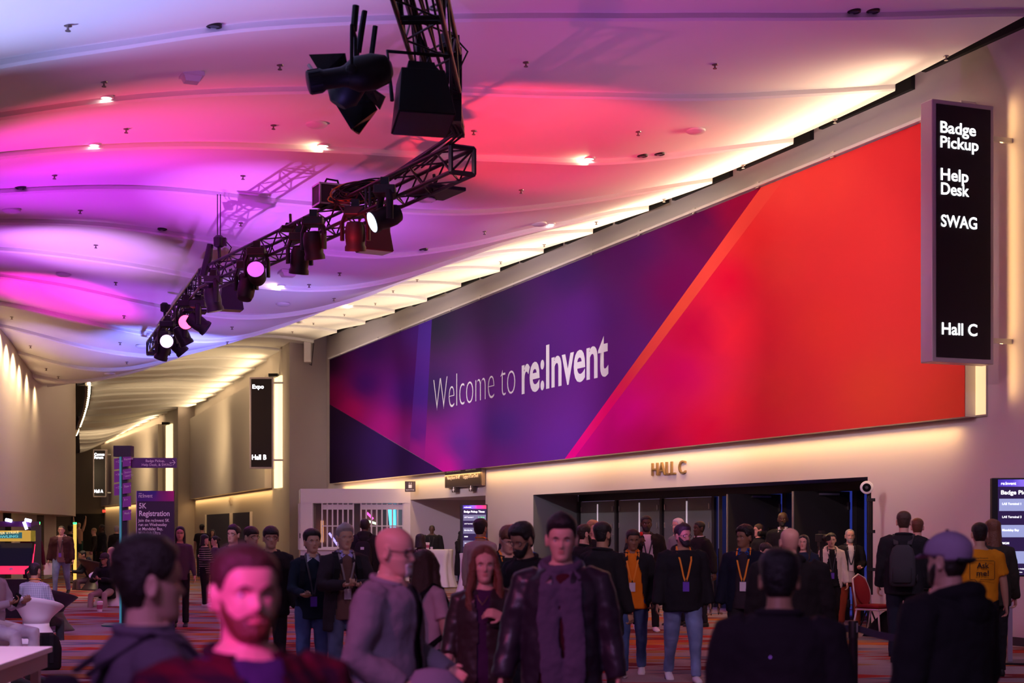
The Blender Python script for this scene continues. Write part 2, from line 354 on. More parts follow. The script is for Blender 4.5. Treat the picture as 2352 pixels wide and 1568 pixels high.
# back plane of the recess: jambs and head in dark paint, closed leaf pairs, two open leaves
def tbD(px): return wallD(px, TB)
jb = MB()
JP = [1329, 1334, 1418, 1522, 1640, 1663, 1800, 1972, 1993]
zdoor = 2.32
wpan(jb, tbD(1995), tbD(1329), zdoor, ZD, TB)
for px in (1331, 1418, 1522, 1642): jb.box(WP(tbD(px), TB, zdoor/2), (.10, .10, zdoor), Matrix.Rotation(math.radians(21.6), 3, 'Z'))
for px in (1660, 1806, 1968): jb.box(WP(tbD(px), TB-.03, zdoor/2), (.16, .14, zdoor), Matrix.Rotation(math.radians(21.6), 3, 'Z'))
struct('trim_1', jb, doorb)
RW = Matrix.Rotation(math.atan2(U.x, -U.y)+math.pi/2, 3, 'Z')
def leaf_pair(pxa, pxm, pxb, n):
    Da, Dm, Db = tbD(pxa), tbD(pxm), tbD(pxb); o = None
    for i, (d0, d1) in enumerate(((Da-.07, Dm+.02), (Dm-.02, Db+.07))):
        d1, d0 = min(d0, d1), max(d0, d1); mb = MB(); c = WP((d0+d1)/2, TB, zdoor/2); L = (d0-d1)*1.0753
        M = Matrix((U, N, UP)).transposed(); mb.box(c, (L, .045, zdoor-.02), M)
        if o is None: o = struct('door_%d' % n, mb, doorm)
        else: mb.build('door_leaf', doorm, o)
        hd = (d0-.06) if i == 0 else (d1+.06)
        for z in (.28, 1.02, 1.72, 2.12):
            MB().box(WP(hd, TB+.035, z), (.035, .03, .12), M).build('hinge', steelm, o)
    MB().box(WP(Dm, TB+.03, zdoor*.93/2+.12), (.028, .025, zdoor*.90), Matrix((U, N, UP)).transposed()).build('seam_strip', mat('seam_glow', (.85, .80, .82), .3, 0, .35, (.9, .75, .9)), o)  # glow put into the strip for the bright gap between leaves
leaf_pair(1333, 1375, 1416, 1); leaf_pair(1420, 1471, 1520, 2); leaf_pair(1524, 1580, 1640, 3)
def open_leaf(pxh, n):
    D = tbD(pxh); M = Matrix((N, -U, UP)).transposed(); w_ = 1.16
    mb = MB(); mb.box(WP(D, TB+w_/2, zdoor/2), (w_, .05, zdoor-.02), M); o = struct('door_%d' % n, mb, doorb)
    MB().box(WP(D, TB+w_+.008, zdoor/2), (.016, .052, zdoor-.03), M).build('edge_strip', steelm, o)
    for z in (.3, 1.15, 2.05): MB().box(WP(D-.04, TB+.03, z), (.04, .03, .14), M).build('hinge', steelm, o)
    MB().box(WP(D-.05, TB+.45, zdoor-.06), (.42, .03, .035), M).build('door_closer', steelm, o)
open_leaf(1792, 4); open_leaf(1950, 5)
hb = MB(); hx = -7.5                             # dark hall behind the open doors
hb.quad(WP(tbD(2040), hx, 0), WP(tbD(1500), hx, 0), WP(tbD(1500), hx, 3), WP(tbD(2040), hx, 3))
hb.quad(WP(tbD(1645), TB-.1, 0), WP(tbD(1645), hx, 0), WP(tbD(1645), hx, 3), WP(tbD(1645), TB-.1, 3))
hb.quad(WP(tbD(2040), TB-.1, 3), WP(tbD(1500), TB-.1, 3), WP(tbD(1500), hx, 3), WP(tbD(2040), hx, 3))
hb.quad(WP(tbD(2000)-.3, TB-.1, 0), WP(tbD(2000)-.3, hx, 0), WP(tbD(2000)-.3, hx, 3), WP(tbD(2000)-.3, TB-.1, 3))
struct('wall_inner_hall', hb, mat('inner_hall_paint', (.25, .25, .3), .8))
spot(WP(tbD(1985)+.6, TB-2.2, 2.6), WP(tbD(1985)+3, TB-3.4, 1.2), (.08, .14, 1), 600, 150, 1)
# pier at the end of the wall, then the two further bays stepping inward
TP = 1.06
pr = MB(); pr.quad(WP(DE, -.35, 0), WP(DE, TP, 0), WP(DE, TP, TOP), WP(DE, -.35, TOP)); struct('wall_pier', pr, pierm)
def vwall(name, pts, m, z0=0, z1=TOP):
    mb = MB()
    for a, b in zip(pts, pts[1:]): mb.quad((*a, z0), (*b, z0), (*b, z1), (*a, z1))
    return struct(name, mb, m)
def xy(px, d): return ((px-CX)/F*d, d)
pA = WP(DE, TP, 0); B0 = (pA.x, pA.y); B1 = xy(447, 83.5); B2 = xy(409, 83.0); A0 = B2; A1 = xy(240, 110)
vwall('wall_rear', [B0, B1], wallm); vwall('wall_rear_pier', [B1, B2], pierm); vwall('wall_far', [A0, A1], wallm)
vwall('wall_end', [A1, xy(20, 110)], mat('end_paint', (.20, .16, .13), .7))
# raised panels of the two far bays
def lerp2(a, b, f): return (a[0]+(b[0]-a[0])*f, a[1]+(b[1]-a[1])*f)
def bay_panel(a, b, f0, f1, n):
    p, q = lerp2(a, b, f0), lerp2(a, b, f1); d = Vector((q[0]-p[0], q[1]-p[1], 0)).normalized(); nn = Vector((-d.y, d.x, 0))
    if nn.y > 0: nn = -nn
    o = .28; mb = MB(); mb.prism([(p[0]+nn.x*.02, p[1]+nn.y*.02, 3.24), (q[0]+nn.x*.02, q[1]+nn.y*.02, 3.24), (q[0]+nn.x*.02, q[1]+nn.y*.02, 7.62), (p[0]+nn.x*.02, p[1]+nn.y*.02, 7.62)], nn*o)
    struct('trim_%d' % n, mb, mat('panel_paint', (.66, .59, .52), .45)); return d, nn, p, q
dB, nB, pB, qB = bay_panel(B0, B1, .13, .985, 2); dA, nA, pA_, qA = bay_panel(A0, A1, .16, .985, 3)
for p, q, nn in ((pB, qB, nB), (pA_, qA, nA)):
    L = math.dist(p, q); c = Vector(((p[0]+q[0])/2, (p[1]+q[1])/2, 3.16))+nn*.14
    area(c, c+Vector((0, 0, -1))-nn*.1, WARM, 110, L, .1, along=(q[0]-p[0], q[1]-p[1], 0))
    c2 = Vector(((p[0]+q[0])/2, (p[1]+q[1])/2, 7.75))+nn*.15
    area(c2, c2+Vector((0, 0, 1))+nn*1.1, WARMW, 240, L, .1, along=(q[0]-p[0], q[1]-p[1], 0), spread=110)
# left wall: a curved bulkhead over recessed openings
LW = [(WP(D, tleft(D)-.02, 0).x, WP(D, tleft(D)-.02, 0).y) for D in (28, 32, 35, 36.5, 38, 39.5, 41.1, 42.5, 43.8, 45.2, 46.7, 48.2, 49.7, 51, 52, 53.5, 55, 56.5, 58)]
zb = 2.08
lw = MB(); lw.rings([[(x, y, zb) for x, y in LW], [(x, y, 8.3) for x, y in LW]], close=False)
off = [(x-.9, y+.9) for x, y in LW]
lw.rings([[(x, y, zb) for x, y in LW], [(x, y, zb) for x, y in off]], close=False)
struct('wall_left', lw, wallm, smooth=True)
lo = MB()
for i in range(len(off)-1):
    if i % 4 in (1,): continue
    a, b = off[i], off[i+1]; lo.quad((*a, 0), (*b, 0), (*b, zb), (*a, zb))
struct('wall_left_base', lo, wallm)
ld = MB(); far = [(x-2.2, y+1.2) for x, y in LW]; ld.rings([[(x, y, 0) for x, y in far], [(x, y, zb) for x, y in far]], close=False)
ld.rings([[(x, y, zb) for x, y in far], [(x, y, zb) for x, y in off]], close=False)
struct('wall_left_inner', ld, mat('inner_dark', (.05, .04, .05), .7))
for D, p in ((38.5, 150), (39.8, 190), (41.0, 260), (42.0, 300), (43.0, 300), (44.0, 220), (45.4, 140), (47, 100)):        # wall washers tucked over the left wall
    T = tleft(D); spot(WP(D, T-.30, cz(D, T-.3)-.10), WP(D+.2, T+.05, 4.2), WARMW, p, 120, 1, .08)
for px, d in ((60, 46.5), (120, 50.5)): spot(((px-CX)/F*d-.6, d+.6, 2.03), ((px-CX)/F*d-.6, d+.8, 0), WARM, 40, 120, 1, .05)
# unseen roof slab over everything, put in to stop light leaking at the cove
struct('ceiling_slab', MB().quad((-60, 5, 9.25), (30, 5, 9.25), (30, 125, 9.25), (-60, 125, 9.25)), darkm)
bb = MB(); M0 = Matrix((U, N, UP)).transposed()
for a, b in ((8, Dr0), (Dr1, Da0), (Da1, 56)): bb.box(WP((a+b)/2, -.335, .06), ((b-a)*1.0753, .03, .12), M0)
struct('baseboard_right', bb, basem)
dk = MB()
for k in range(len(EDGES)-1):                    # dark band put in for the unlit wall below each strip end
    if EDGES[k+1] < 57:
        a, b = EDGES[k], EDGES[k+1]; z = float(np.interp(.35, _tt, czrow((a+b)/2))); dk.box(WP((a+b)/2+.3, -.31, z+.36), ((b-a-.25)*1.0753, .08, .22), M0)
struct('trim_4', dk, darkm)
# ================================================================ lettering that fits a measured width and capital height
def text_fit(s, wdt, cap, m, M, parent=None, name='lettering', bold=0, depth=.004, space=1):
    me = text_mesh(s, 1, bold=bold, depth=0, space=space); hm = text_mesh('H', 1, bold=bold, depth=0)
    xs = [v.co.x for v in me.vertices]; ch = max(v.co.y for v in hm.vertices); bpy.data.meshes.remove(hm)
    sx = wdt/(max(xs)-min(xs)) if wdt else cap/ch
    me.transform(M @ Matrix.Translation((-min(xs)*sx, 0, depth)) @ Matrix.Diagonal((sx, cap/ch, 1, 1)))
    me.materials.clear(); me.materials.append(m); return link(name, me, parent)
def rows(lines, x, y, cap, step, m, M, parent, bold=.01, wide=.92, name='lettering'):   # several lines as one piece of lettering
    me = text_mesh('\n'.join(lines), 1, bold=bold, depth=0, line=1); hm = text_mesh('H', 1, bold=bold, depth=0); ch = max(v.co.y for v in hm.vertices); bpy.data.meshes.remove(hm)
    k = cap/ch; bpy.data.meshes.remove(me); me = text_mesh('\n'.join(lines), 1, bold=bold, depth=0, line=step/k)
    me.transform(M @ Matrix.Translation((x, y, .004)) @ Matrix.Diagonal((k*wide, k, 1, 1))); me.materials.clear(); me.materials.append(m); return link(name, me, parent)
whitep = mat('white_print', (.86, .86, .90), .6)
glow = mat('lit_white_letters', (1, 1, 1), .5, 0, 3.2, (.93, .95, 1))
blackm = mat('black_metal', (.012, .011, .013), .42, .3)
blackp = mat('black_plastic', (.008, .0075, .009), .5)
def wallframe(D, t, z): return frame(-U, UP, WP(D, t, z))       # reading direction runs from the far end towards us
def bladeframe(D, t, z): return frame(-N, UP, WP(D, t, z))      # signs standing out from the wall
# ---------------------------------------------------------------- the big banner
TBN = -.13
bL, bR = wallD(757, TBN), wallD(2216, TBN)
zb0 = np.mean([onwall(757, 1110, TBN)[1], onwall(1020, 1083, TBN)[1], onwall(2216, 958, TBN)[1]])
zb1 = np.mean([onwall(757, 825, TBN)[1], onwall(1748, 430, TBN)[1], onwall(2125, 278, TBN)[1]])
Z0, Z1 = float(zb0), float(zb1)
print('banner', Z0, Z1, bL, bR)
banner = MB().prism([WP(bL, TBN-.01, Z0), WP(bR, TBN-.01, Z0), WP(bR, TBN-.01, Z1), WP(bL, TBN-.01, Z1)], -N*.20).build('banner', mat('panel_paint', (.66, .59, .52), .45))
tag(banner, 'huge purple and red welcome banner stretched along the wall above the hall doors', 'banner')
PT = dict(a=(757, 928), b=(1018, 1083), tl=(757, 825), bl=(757, 1110), s0=(962, 745), s1=(992, 733), s2=(975, 1057), s3=(940, 1036),
          d0=(1748, 430), d1=(1803, 408), e0=(1297, 1054), tr=(2216, 241), br=(2216, 958))
REG = [([(757, 928), (1018, 1083), (757, 1110)], [((757, 940), (34, 12, 48)), ((757, 1108), (32, 10, 46)), ((900, 1040), (46, 18, 88)), ((1010, 1083), (62, 24, 105))]),
 ([(757, 825), (962, 745), (940, 1036), (757, 928)], [((757, 830), (40, 0, 44)), ((850, 800), (48, 2, 80)), ((960, 750), (72, 28, 140)), ((757, 915), (120, 0, 70)), ((800, 945), (150, 0, 85)), ((880, 990), (150, 10, 120)), ((938, 1025), (150, 30, 150)), ((840, 880), (55, 0, 92)), ((940, 900), (66, 14, 128))]),
 ([(962, 745), (992, 733), (975, 1057), (940, 1036)], [((975, 745), (78, 44, 170)), ((965, 900), (76, 36, 160)), ((955, 990), (110, 30, 160)), ((955, 1040), (175, 30, 165))]),
 ([(992, 733), (1748, 430), (1297, 1054), (1018, 1083), (975, 1057)], [((1000, 740), (46, 42, 74)), ((1150, 700), (56, 40, 92)), ((1000, 900), (60, 40, 108)), ((1300, 620), (60, 28, 104)), ((1450, 560), (76, 14, 100)), ((1600, 500), (84, 0, 74)), ((1735, 440), (160, 0, 66)), ((1700, 480), (140, 0, 66)), ((1560, 660), (112, 0, 92)), ((1420, 850), (100, 30, 136)), ((1250, 800), (84, 34, 132)), ((1150, 980), (84, 44, 146)), ((1290, 1040), (108, 44, 168)), ((1080, 1060), (120, 40, 160)), ((1022, 1078), (215, 20, 175)), ((985, 1055), (185, 30, 165)), ((1350, 720), (86, 30, 136)), ((1060, 1020), (100, 42, 150))]),
 ([(1748, 430), (1803, 408), (1462, 860), (1320, 1050), (1297, 1054)], [((1770, 425), (255, 84, 78)), ((1650, 590), (255, 84, 74)), ((1560, 720), (246, 86, 66)), ((1480, 830), (236, 76, 70)), ((1440, 880), (240, 40, 90)), ((1400, 930), (255, 0, 130)), ((1305, 1050), (255, 0, 160))]),
 ([(1803, 408), (2216, 241), (2216, 958), (1320, 1050), (1462, 860)], [((1810, 430), (255, 76, 74)), ((1900, 420), (255, 74, 70)), ((2050, 330), (238, 56, 62)), ((2210, 250), (214, 34, 50)), ((2200, 450), (222, 44, 54)), ((2000, 560), (250, 66, 66)), ((1800, 600), (255, 70, 70)), ((1720, 560), (250, 52, 62)), ((1680, 640), (240, 8, 64)), ((1690, 760), (255, 40, 66)), ((1600, 760), (205, 0, 70)), ((1560, 860), (212, 0, 100)), ((1430, 950), (230, 0, 150)), ((1340, 1040), (226, 0, 155)), ((1500, 1020), (190, 0, 80)), ((1620, 990), (226, 10, 64)), ((1800, 900), (240, 62, 62)), ((2000, 900), (244, 80, 58)), ((2200, 940), (240, 82, 56)), ((2200, 700), (236, 64, 58)), ((1900, 750), (252, 68, 62)), ((1700, 940), (240, 40, 62))])]
def print_mesh(name, regions, place, mtl, parent=None, cuts=4, p=2.6):
    V = []; Fc = []; COL = []
    for poly, ctl in regions:
        b = bmesh.new(); vs_ = [b.verts.new((x, y, 0)) for x, y in poly]; b.faces.new(vs_); bmesh.ops.triangulate(b, faces=b.faces)
        for _ in range(cuts): bmesh.ops.subdivide_edges(b, edges=b.edges[:], cuts=1, use_grid_fill=True)
        eps = (.004*(max(q[0] for q in poly)-min(q[0] for q in poly)))**2; cp = np.array([c[0] for c in ctl], float); cc = np.array([srgb(*c[1]) for c in ctl]); o = len(V); b.verts.index_update()
        for v in b.verts:
            d2 = ((cp-(v.co.x, v.co.y))**2).sum(1)+eps; wgt = d2**(-p/2); V.append(place(v.co.x, v.co.y)); COL.append((wgt[:, None]*cc).sum(0)/wgt.sum())
        Fc += [tuple(v.index+o for v in f.verts) for f in b.faces]; b.free()
    me = bpy.data.meshes.new(name); me.from_pydata(V, [], Fc); a = me.color_attributes.new('print', 'FLOAT_COLOR', 'POINT')
    for i, c in enumerate(COL): a.data[i].color = (*[float(x) for x in c], 1)
    me.materials.append(mtl); return link(name, me, parent)
def bplace(px, py):
    D, z = onwall(px, py, TBN); return WP(min(max(D, bR), bL), TBN, min(max(z, Z0), Z1))
print_mesh('printed_fabric', REG, bplace, vcol_mat('banner_print', .95), banner)
for s, xa, xb, ya, yb, cap, bd in (('Welcome to', 996, 1184, 943.5, 906, None, -.022), ('re:Invent', 1199, 1398, 902, 859, None, .022)):
    Da, za = onwall(xa, ya, TBN); Db, zz = onwall(xb, yb, TBN); zc = (za+zz)/2
    capm = 73/F*(wallD(1000, TBN)-.3677*TBN) if bd < 0 else 98/F*(wallD(1262, TBN)-.3677*TBN)
    text_fit(s, (Da-Db)*1.0753, capm, mat('banner_white', (.84, .86, .95), .6), wallframe(Da, TBN+.004, zc), banner, bold=bd)
MB().box(WP((bL+bR)/2, -.2, Z1+.035), ((bL-bR)*1.0753, .26, .05), M0).build('top_rail', mat('rail_pale', (.8, .76, .74), .5), banner)
for k in range(15):
    D = bR+(bL-bR)*(k+.4)/15; MB().box(WP(D, -.11, Z1+.04), (.10, .05, .10), M0).build('clip', steelm, banner)
# lit recess at the near end of the banner, its light put into a glowing panel
sl = MB().box(WP(bR-.02, -.335, 5.4), (.40, .03, 4.2), M0).build('wall_light', mat('lit_recess', (1, .8, .45), .5, 0, .9, (1, .70, .34)))
tag(sl, 'tall glowing warm light panel on the wall at the near end of the banner', 'wall light')
MB().box(WP(bR-.02, -.335, 5.4), (.44, .02, 4.26), M0).build('frame', steelm, sl)
# ---------------------------------------------------------------- blade signs
framem = mat('sign_frame_mauve', (.62, .52, .56), .4, .3); facem = mat('sign_face', (.018, .010, .014), .35)
def blade_sign(M, wd, ht, dp, lines, label, brackets, fm=framem):
    e = empty('blade_sign', M=M, label=label, cat='sign', group='lit blade signs along the hall walls')
    def loc(o): return o
    MB().box((wd/2, ht/2, -dp/2), (wd, ht, dp)).build('frame', fm, e, bevel=.012)
    MB().box((wd/2, ht/2, .004), (wd-.13, ht-.13, .012)).build('face', facem, e)
    for s, x, y, w_, cp in lines: text_fit(s, w_, cp, glow, Matrix.Translation((x, y, .012)), e, bold=.016, depth=.006)
    for y, L in brackets: MB().box((wd+L/2, y, -dp/2), (L, .07, .06)).build('bracket', steelm if fm is framem else blackm, e)
    return e
Dn = 21.3
def fitblade(D, xl, xr, yt, yb):      # from the measured edges of a sign to its frame, width and height
    r = lambda px: (px-CX)/F
    tt = [(WA+WB*D-r(x)*D)/(.93-.3677*r(x)) for x in (xl, xr)]
    dl = D-.3677*tt[0]; z1_ = H+(HY-yt)/F*dl; z0_ = H+(HY-yb)/F*dl
    return bladeframe(D, tt[0], z0_), tt[0]-tt[1], z1_-z0_, F/dl
M, wd, ht, k = fitblade(Dn, 2141, 2283, 226, 830)
L = lambda s, x0, x1, yb, cap: (s, (x0-2141)/k, (830-yb)/k, (x1-x0)/k*wd*k/142, cap/k)
blade_sign(M, wd, ht, .26, [L('Badge', 2162, 2243, 302, 26), L('Pickup', 2162, 2249, 336, 26), L('Help', 2163, 2226, 411, 27), L('Desk', 2164, 2228, 444, 27), L('SWAG', 2164, 2246, 518, 27), L('Hall C', 2166, 2247, 766, 27)],
           'tall lit sign listing badge pickup and swag, nearest on the right wall', [(ht-.42, .42), (.35, .42)])
def farblade(xl, xr, yt, yb, d, lines, label, brackets):
    z1_, z0_ = H+(HY-yt)/F*d, H+(HY-yb)/F*d; k = F/d
    M = frame((1, 0, 0), UP, ((xl-CX)/k, d, z0_))
    blade_sign(M, (xr-xl)/k, z1_-z0_, .3, [(s, (x-xl)/k, (yb-y)/k, w_/k, c/k) for s, x, y, w_, c in lines], label, brackets)
farblade(573, 628, 866, 1076, 57.5, [('Expo', 580, 892, 26, 9), ('Hall B', 579, 1055, 33, 11)], 'lit sign reading Expo and Hall B beside the glowing slot of the middle bay', [(3.25, .45), (.33, .45)])
farblade(214, 244, 1032, 1141, 104, [('Cannes', 217, 1046, 23, 6), ('Forum', 217, 1053, 20, 6), ('Hall A', 217, 1131, 20, 7)], 'small distant lit sign reading Hall A on the dark end wall', [(2.9, .3), (.3, .3)])
# glowing slots and door openings of the far bays
slotm = mat('lit_slot', (1, .85, .6), .5, 0, 1.8, (1, .74, .36))
def wall_at(px, a, b):
    r = (px-CX)/F; f = (r*a[1]-a[0])/((b[0]-a[0])-r*(b[1]-a[1])); return lerp2(a, b, f)
def on_far(name, a, b, x0, x1, z0, z1, nn, m, th=.06, label=None, cat=None, kind=None, group=None):
    p, q = wall_at(x0, a, b), wall_at(x1, a, b); mb = MB().prism([(*p, z0), (*q, z0), (*q, z1), (*p, z1)], nn*th); o = mb.build(name, m)
    return tag(o, label, cat, group, kind)
o = on_far('wall_light', B0, B1, 649, 634, 3.2, 7.45, nB, slotm, .08, 'tall glowing light slot on the wall behind the Expo sign', 'wall light')
p = wall_at(640, B0, B1); MB().box((p[0]-.15, p[1]-.3, 7.5), (.35, .3, .12)).build('cap', blackm, o)
o = on_far('wall_light', A0, A1, 397, 384, 3.2, 7.45, nA, slotm, .08, 'tall glowing light slot behind the purple direction post', 'wall light')
p = wall_at(390, A0, A1); MB().box((p[0]-.15, p[1]-.3, 7.5), (.4, .3, .14)).build('cap', blackm, o)
for px, a, b, nn in ((630, B0, B1, nB), (388, A0, A1, nA)):
    p = wall_at(px, a, b); spot((p[0]-1.6, p[1]-1.4, 6.8), (p[0]+.3, p[1]+.3, 4.5), WARM, 130, 70, 1, .2)
def zpx(y, d): return H+(HY-y)/F*d
for i, (x0, x1, yt) in enumerate(((533, 476, 1174), (580, 536, 1172))):
    on_far('door_%d' % (6+i), B0, B1, x1, x0, 0.0, 2.35, nB, doorb, .04, kind='structure')
    p = wall_at((x0+x1)/2, B0, B1)
    fr = MB(); a_, b_ = wall_at(x1, B0, B1), wall_at(x0, B0, B1)
    for q in (a_, b_): fr.box((q[0]+nB.x*.05, q[1]+nB.y*.05, 1.18), (.12, .12, 2.36))
    fr.build('door_frame', mat('pale_frame', (.62, .55, .5), .5), bpy.data.objects['door_%d' % (6+i)])
MB().box((wall_at(205, A1, xy(20, 110))[0], 109.9, 1.35), (2.45, .1, 2.7)).build('door_8', darkm)['kind'] = 'structure'
ex = empty('exit_sign', ((237-CX)/F*109, 109.6, zpx(1177, 109)), 0, 'small red exit sign glowing over the dark doorway at the far end', 'exit sign')
MB().box((0, 0, .12), (.42, .1, .26)).build('housing', blackp, ex)
text_fit('EXIT', .36, .16, mat('exit_red', (1, .05, .04), .5, 0, 5, (1, .03, .02)), frame((1, 0, 0), UP, (-.18, -.055, .04)), ex, bold=.02)
bronze = mat('bronze', (.40, .27, .13), .35, .7)
def wall_letters(s, x0, x1, yb, cap, label):
    Da, za = onwall(x0, yb, -.35); Db, zz = onwall(x1, yb-5, -.35); mm = text_mesh(s, 1, depth=.05)
    me = text_fit(s, (Da-Db)*1.0753, cap/F*(Da+.13), bronze, wallframe(Da, -.33, za), name='wall_lettering', depth=.0)
    md = me.modifiers.new('s', 'SOLIDIFY'); md.thickness = .05; md.offset = 0; bpy.data.meshes.remove(mm)
    return tag(me, label, 'lettering')
wall_letters('HALL C', 1500, 1577, 1092.5, 29, 'bronze raised letters spelling HALL C on the wall over the doors')
pq = wall_at(527, B0, B1); dd = Vector((B0[0]-B1[0], B0[1]-B1[1], 0)).normalized()
o = text_fit('HALL B', 1.15, .42, bronze, frame(dd, UP, (pq[0]+nB.x*.03, pq[1]+nB.y*.03, zpx(1161, pq[1]))), name='wall_lettering')
tag(o, 'bronze raised letters on the distant wall above the dark double doors', 'lettering')
# ---------------------------------------------------------------- wall signs near the alcove
brown = mat('sign_brown', (.055, .036, .026), .4)
Da, za = onwall(1022, 1118, -.2); Db, zz_ = onwall(1104, 1113, -.2); wdm = (Da-Db)*1.0753
ds = empty('directory_sign', M=wallframe(Da, -.2, za), label='brown directory sign partly tucked under the banner edge above the alcove', cat='sign')
MB().box((wdm/2, .42, -.06), (wdm, .84, .12)).build('panel', brown, ds)
MB().box((wdm/2, .42, -.065), (wdm+.10, .90, .10)).build('frame', mat('sign_brown_edge', (.16, .11, .08), .4), ds)
goldp = mat('sign_cream', (.80, .66, .48), .5, 0, .15)
cw = wdm/2
for j, (ls, cx_) in enumerate(((('Hall G', 'Convention Services Center', 'Meeting Rooms 101-407'), wdm*.05), (('Scooter Rental', 'Executive Office', 'Luggage & Coat Check'), wdm*.53))):
    for i, s in enumerate(ls):
        ln = (.34, .88, .76, .56, .58, .88)[j*3+i]*wdm*.47; text_fit(s, ln, .09, goldp, Matrix.Translation((cx_+(wdm*.42-ln)/2, .62-.21*i, .004)), ds, bold=.01)
    tb = MB().box((cx_+wdm*.2, -.09, -.06), (.34, .16, .1)).build('arrow_tab', brown, ds)
    MB().tube([(cx_+wdm*.2, -.02, 0), (cx_+wdm*.2, -.14, 0)], .012, 6).tube([(cx_+wdm*.2-.05, -.09, 0), (cx_+wdm*.2, -.15, 0), (cx_+wdm*.2+.05, -.09, 0)], .012, 6).build('arrow', whitep, tb)
d = 46.4; k = F/d
es = empty('elevator_sign', M=frame((1, 0, 0), UP, ((930-CX)/k, d, zpx(1129, d))), label='small square brown elevator sign on the corner of the white booth', cat='sign')
MB().box((.16, .16, -.04), (.32, .32, .08)).build('panel', brown, es)
text_fit('ELEVATOR', .25, .032, whitep, Matrix.Translation((.035, .04, .004)), es, bold=.01)
MB().box((.16, .165, .004), (.10, .10, .008)).build('cab_symbol', whitep, es)
MB().tube([(.13, .23, .006), (.13, .28, .006)], .008, 6).tube([(.19, .23, .006), (.19, .28, .006)], .008, 6).build('arrows', whitep, es)
# ---------------------------------------------------------------- white booth with folding grille
by = 47.4; k = F/by
bx = lambda px: (px-CX)/k
bz = lambda py: H+(HY-py)/k
boothm = mat('booth_white', (.76, .70, .76), .5)
bo = empty('coat_check_booth', (bx(690), by, 0), 0, 'white corner booth with folding grilles and glazed window beside the pier', 'booth')
def bl(px, py, dy=0): return Vector((bx(px)-bx(690), dy, bz(py)))
x0, xl, xw0, xw1, x1 = 0, bx(667)-bx(690), bx(718)-bx(690), bx(926)-bx(690), bx(943)-bx(690)
zt, zh, zs = bz(1122), bz(1155), bz(1263)
hd = MB(); hd.prism([(x0, 0, zh), (x1, 0, zh), (x1, 9, zh), (xl-.6, 9, zh), (xl, 1.9, zh)], (0, 0, zt-zh)); hd.build('header', boothm, bo)
MB().prism([(x0, .02, 0), (x1, .02, 0), (x1, .4, 0), (x0+.1, .4, 0)], (0, 0, zs)).build('counter_front', boothm, bo)
MB().box(((x0+x1)/2, .05, zs+.03), (x1-x0, .35, .06)).build('counter', boothm, bo)
MB().prism([(x0, .02, zs), (xw0, .02, zs), (xw0, .3, zs), (x0, .3, zs)], (0, 0, zh-zs)).build('post', boothm, bo)
MB().prism([(xw1, .02, zs), (x1, .02, zs), (x1, .3, zs), (xw1, .3, zs)], (0, 0, zh-zs)).build('post', boothm, bo)
MB().prism([(x0, .05, 0), (xl, 1.9, 0), (xl+.1, 2.0, 0), (x0+.12, .15, 0)], (0, 0, zs)).build('side_panel', mat('booth_side', (.70, .58, .52), .5), bo)
gl = mat('booth_glass', (.05, .03, .03), .05, 0, spec=.6)
def grille(xs, y0, zr, nm='folding_grille'):
    mb = MB()
    for x in xs: mb.box((x, y0, (zs+zr)/2), (.045, .05, zr-zs))
    for z in (zs+.08, (zs+zr)/2+.02, zr-.12): mb.box(((xs[0]+xs[-1])/2, y0+.01, z), (xs[-1]-xs[0], .03, .04 if z < zr-.2 else .16))
    return mb.build(nm, boothm, bo)
gw = xw1-xw0
grille([xw0+gw*(.10+.0575*i) for i in range(7)], .12, zh); grille([xw0+gw*(.53+.058*i) for i in range(9)], .14, zh)
for i in range(4):
    f = (i+.4)/4.2; grille_x = x0+(xl-x0)*f; MB().box((grille_x, .08+1.9*f, (zs+zh)/2), (.10, .05, zh-zs)).build('side_slat', boothm, bo)
    MB().box((grille_x, .04+1.9*f, 1.42), (.05, .06, .16)).build('side_latch', blackp, bo)
MB().quad((xw0, .34, zs), (xw1, .34, zs), (xw1, .34, zh), (xw0, .34, zh)).build('window_glass', mat('booth_pane', (.9, .8, .85), .04, 0, spec=.5), bo)
g_ = MATS['booth_pane']; nt, b_ = nodes(g_); b_.inputs['Transmission Weight'].default_value = .92; b_.inputs['IOR'].default_value = 1.02
MB().quad((xw0-.1, 1.6, zs-.3), (xw1+.1, 1.6, zs-.3), (xw1+.1, 1.6, zh), (xw0-.1, 1.6, zh)).build('inner_wall', mat('booth_inner', (.16, .08, .07), .6), bo)
for i, (xa, za_, xb, zb_, c) in enumerate(((.12, 1.5, .22, 1.1, (.35, .30, 1)), (.28, 1.75, .36, 1.62, (.5, .55, 1)), (.55, 2.15, .62, 1.95, (1, .1, .6)), (.54, 1.9, .66, 1.8, (.7, 1, .6)), (.83, 2.3, .86, 1.5, (.1, .65, .9)), (.04, 1.9, .04, 1.2, (1, .5, .2)))):
    MB().tube([(xw0+gw*xa, 1.5, za_), (xw0+gw*xb, 1.5, zb_)], .035 if i != 4 else .12, 8).build('neon_tube', mat('neon_%d' % i, c, .5, 0, 2.2, c), bo)  # added glowing tubes stand in for coloured reflections in the panes
# ---------------------------------------------------------------- speaker on the pier
d = 56.0; k = F/d
ws = empty('wall_speaker', ((707-CX)/k, d, zpx(832, d)), 0, 'white box speaker hanging from a bracket on the pier left of the banner', 'speaker')
MB().box((0, 0, .42), (.26, .26, .84)).build('cabinet', mat('speaker_white', (.75, .70, .72), .5), ws, bevel=.02)
MB().box((.02, .1, 1.05), (.07, .07, .5)).build('bracket', steelm, ws); MB().tube([(.1, .1, 1.2), (.2, .12, .7), (.12, .12, -.1), (.05, .1, -.05)], .015, 6).build('cable', blackp, ws)
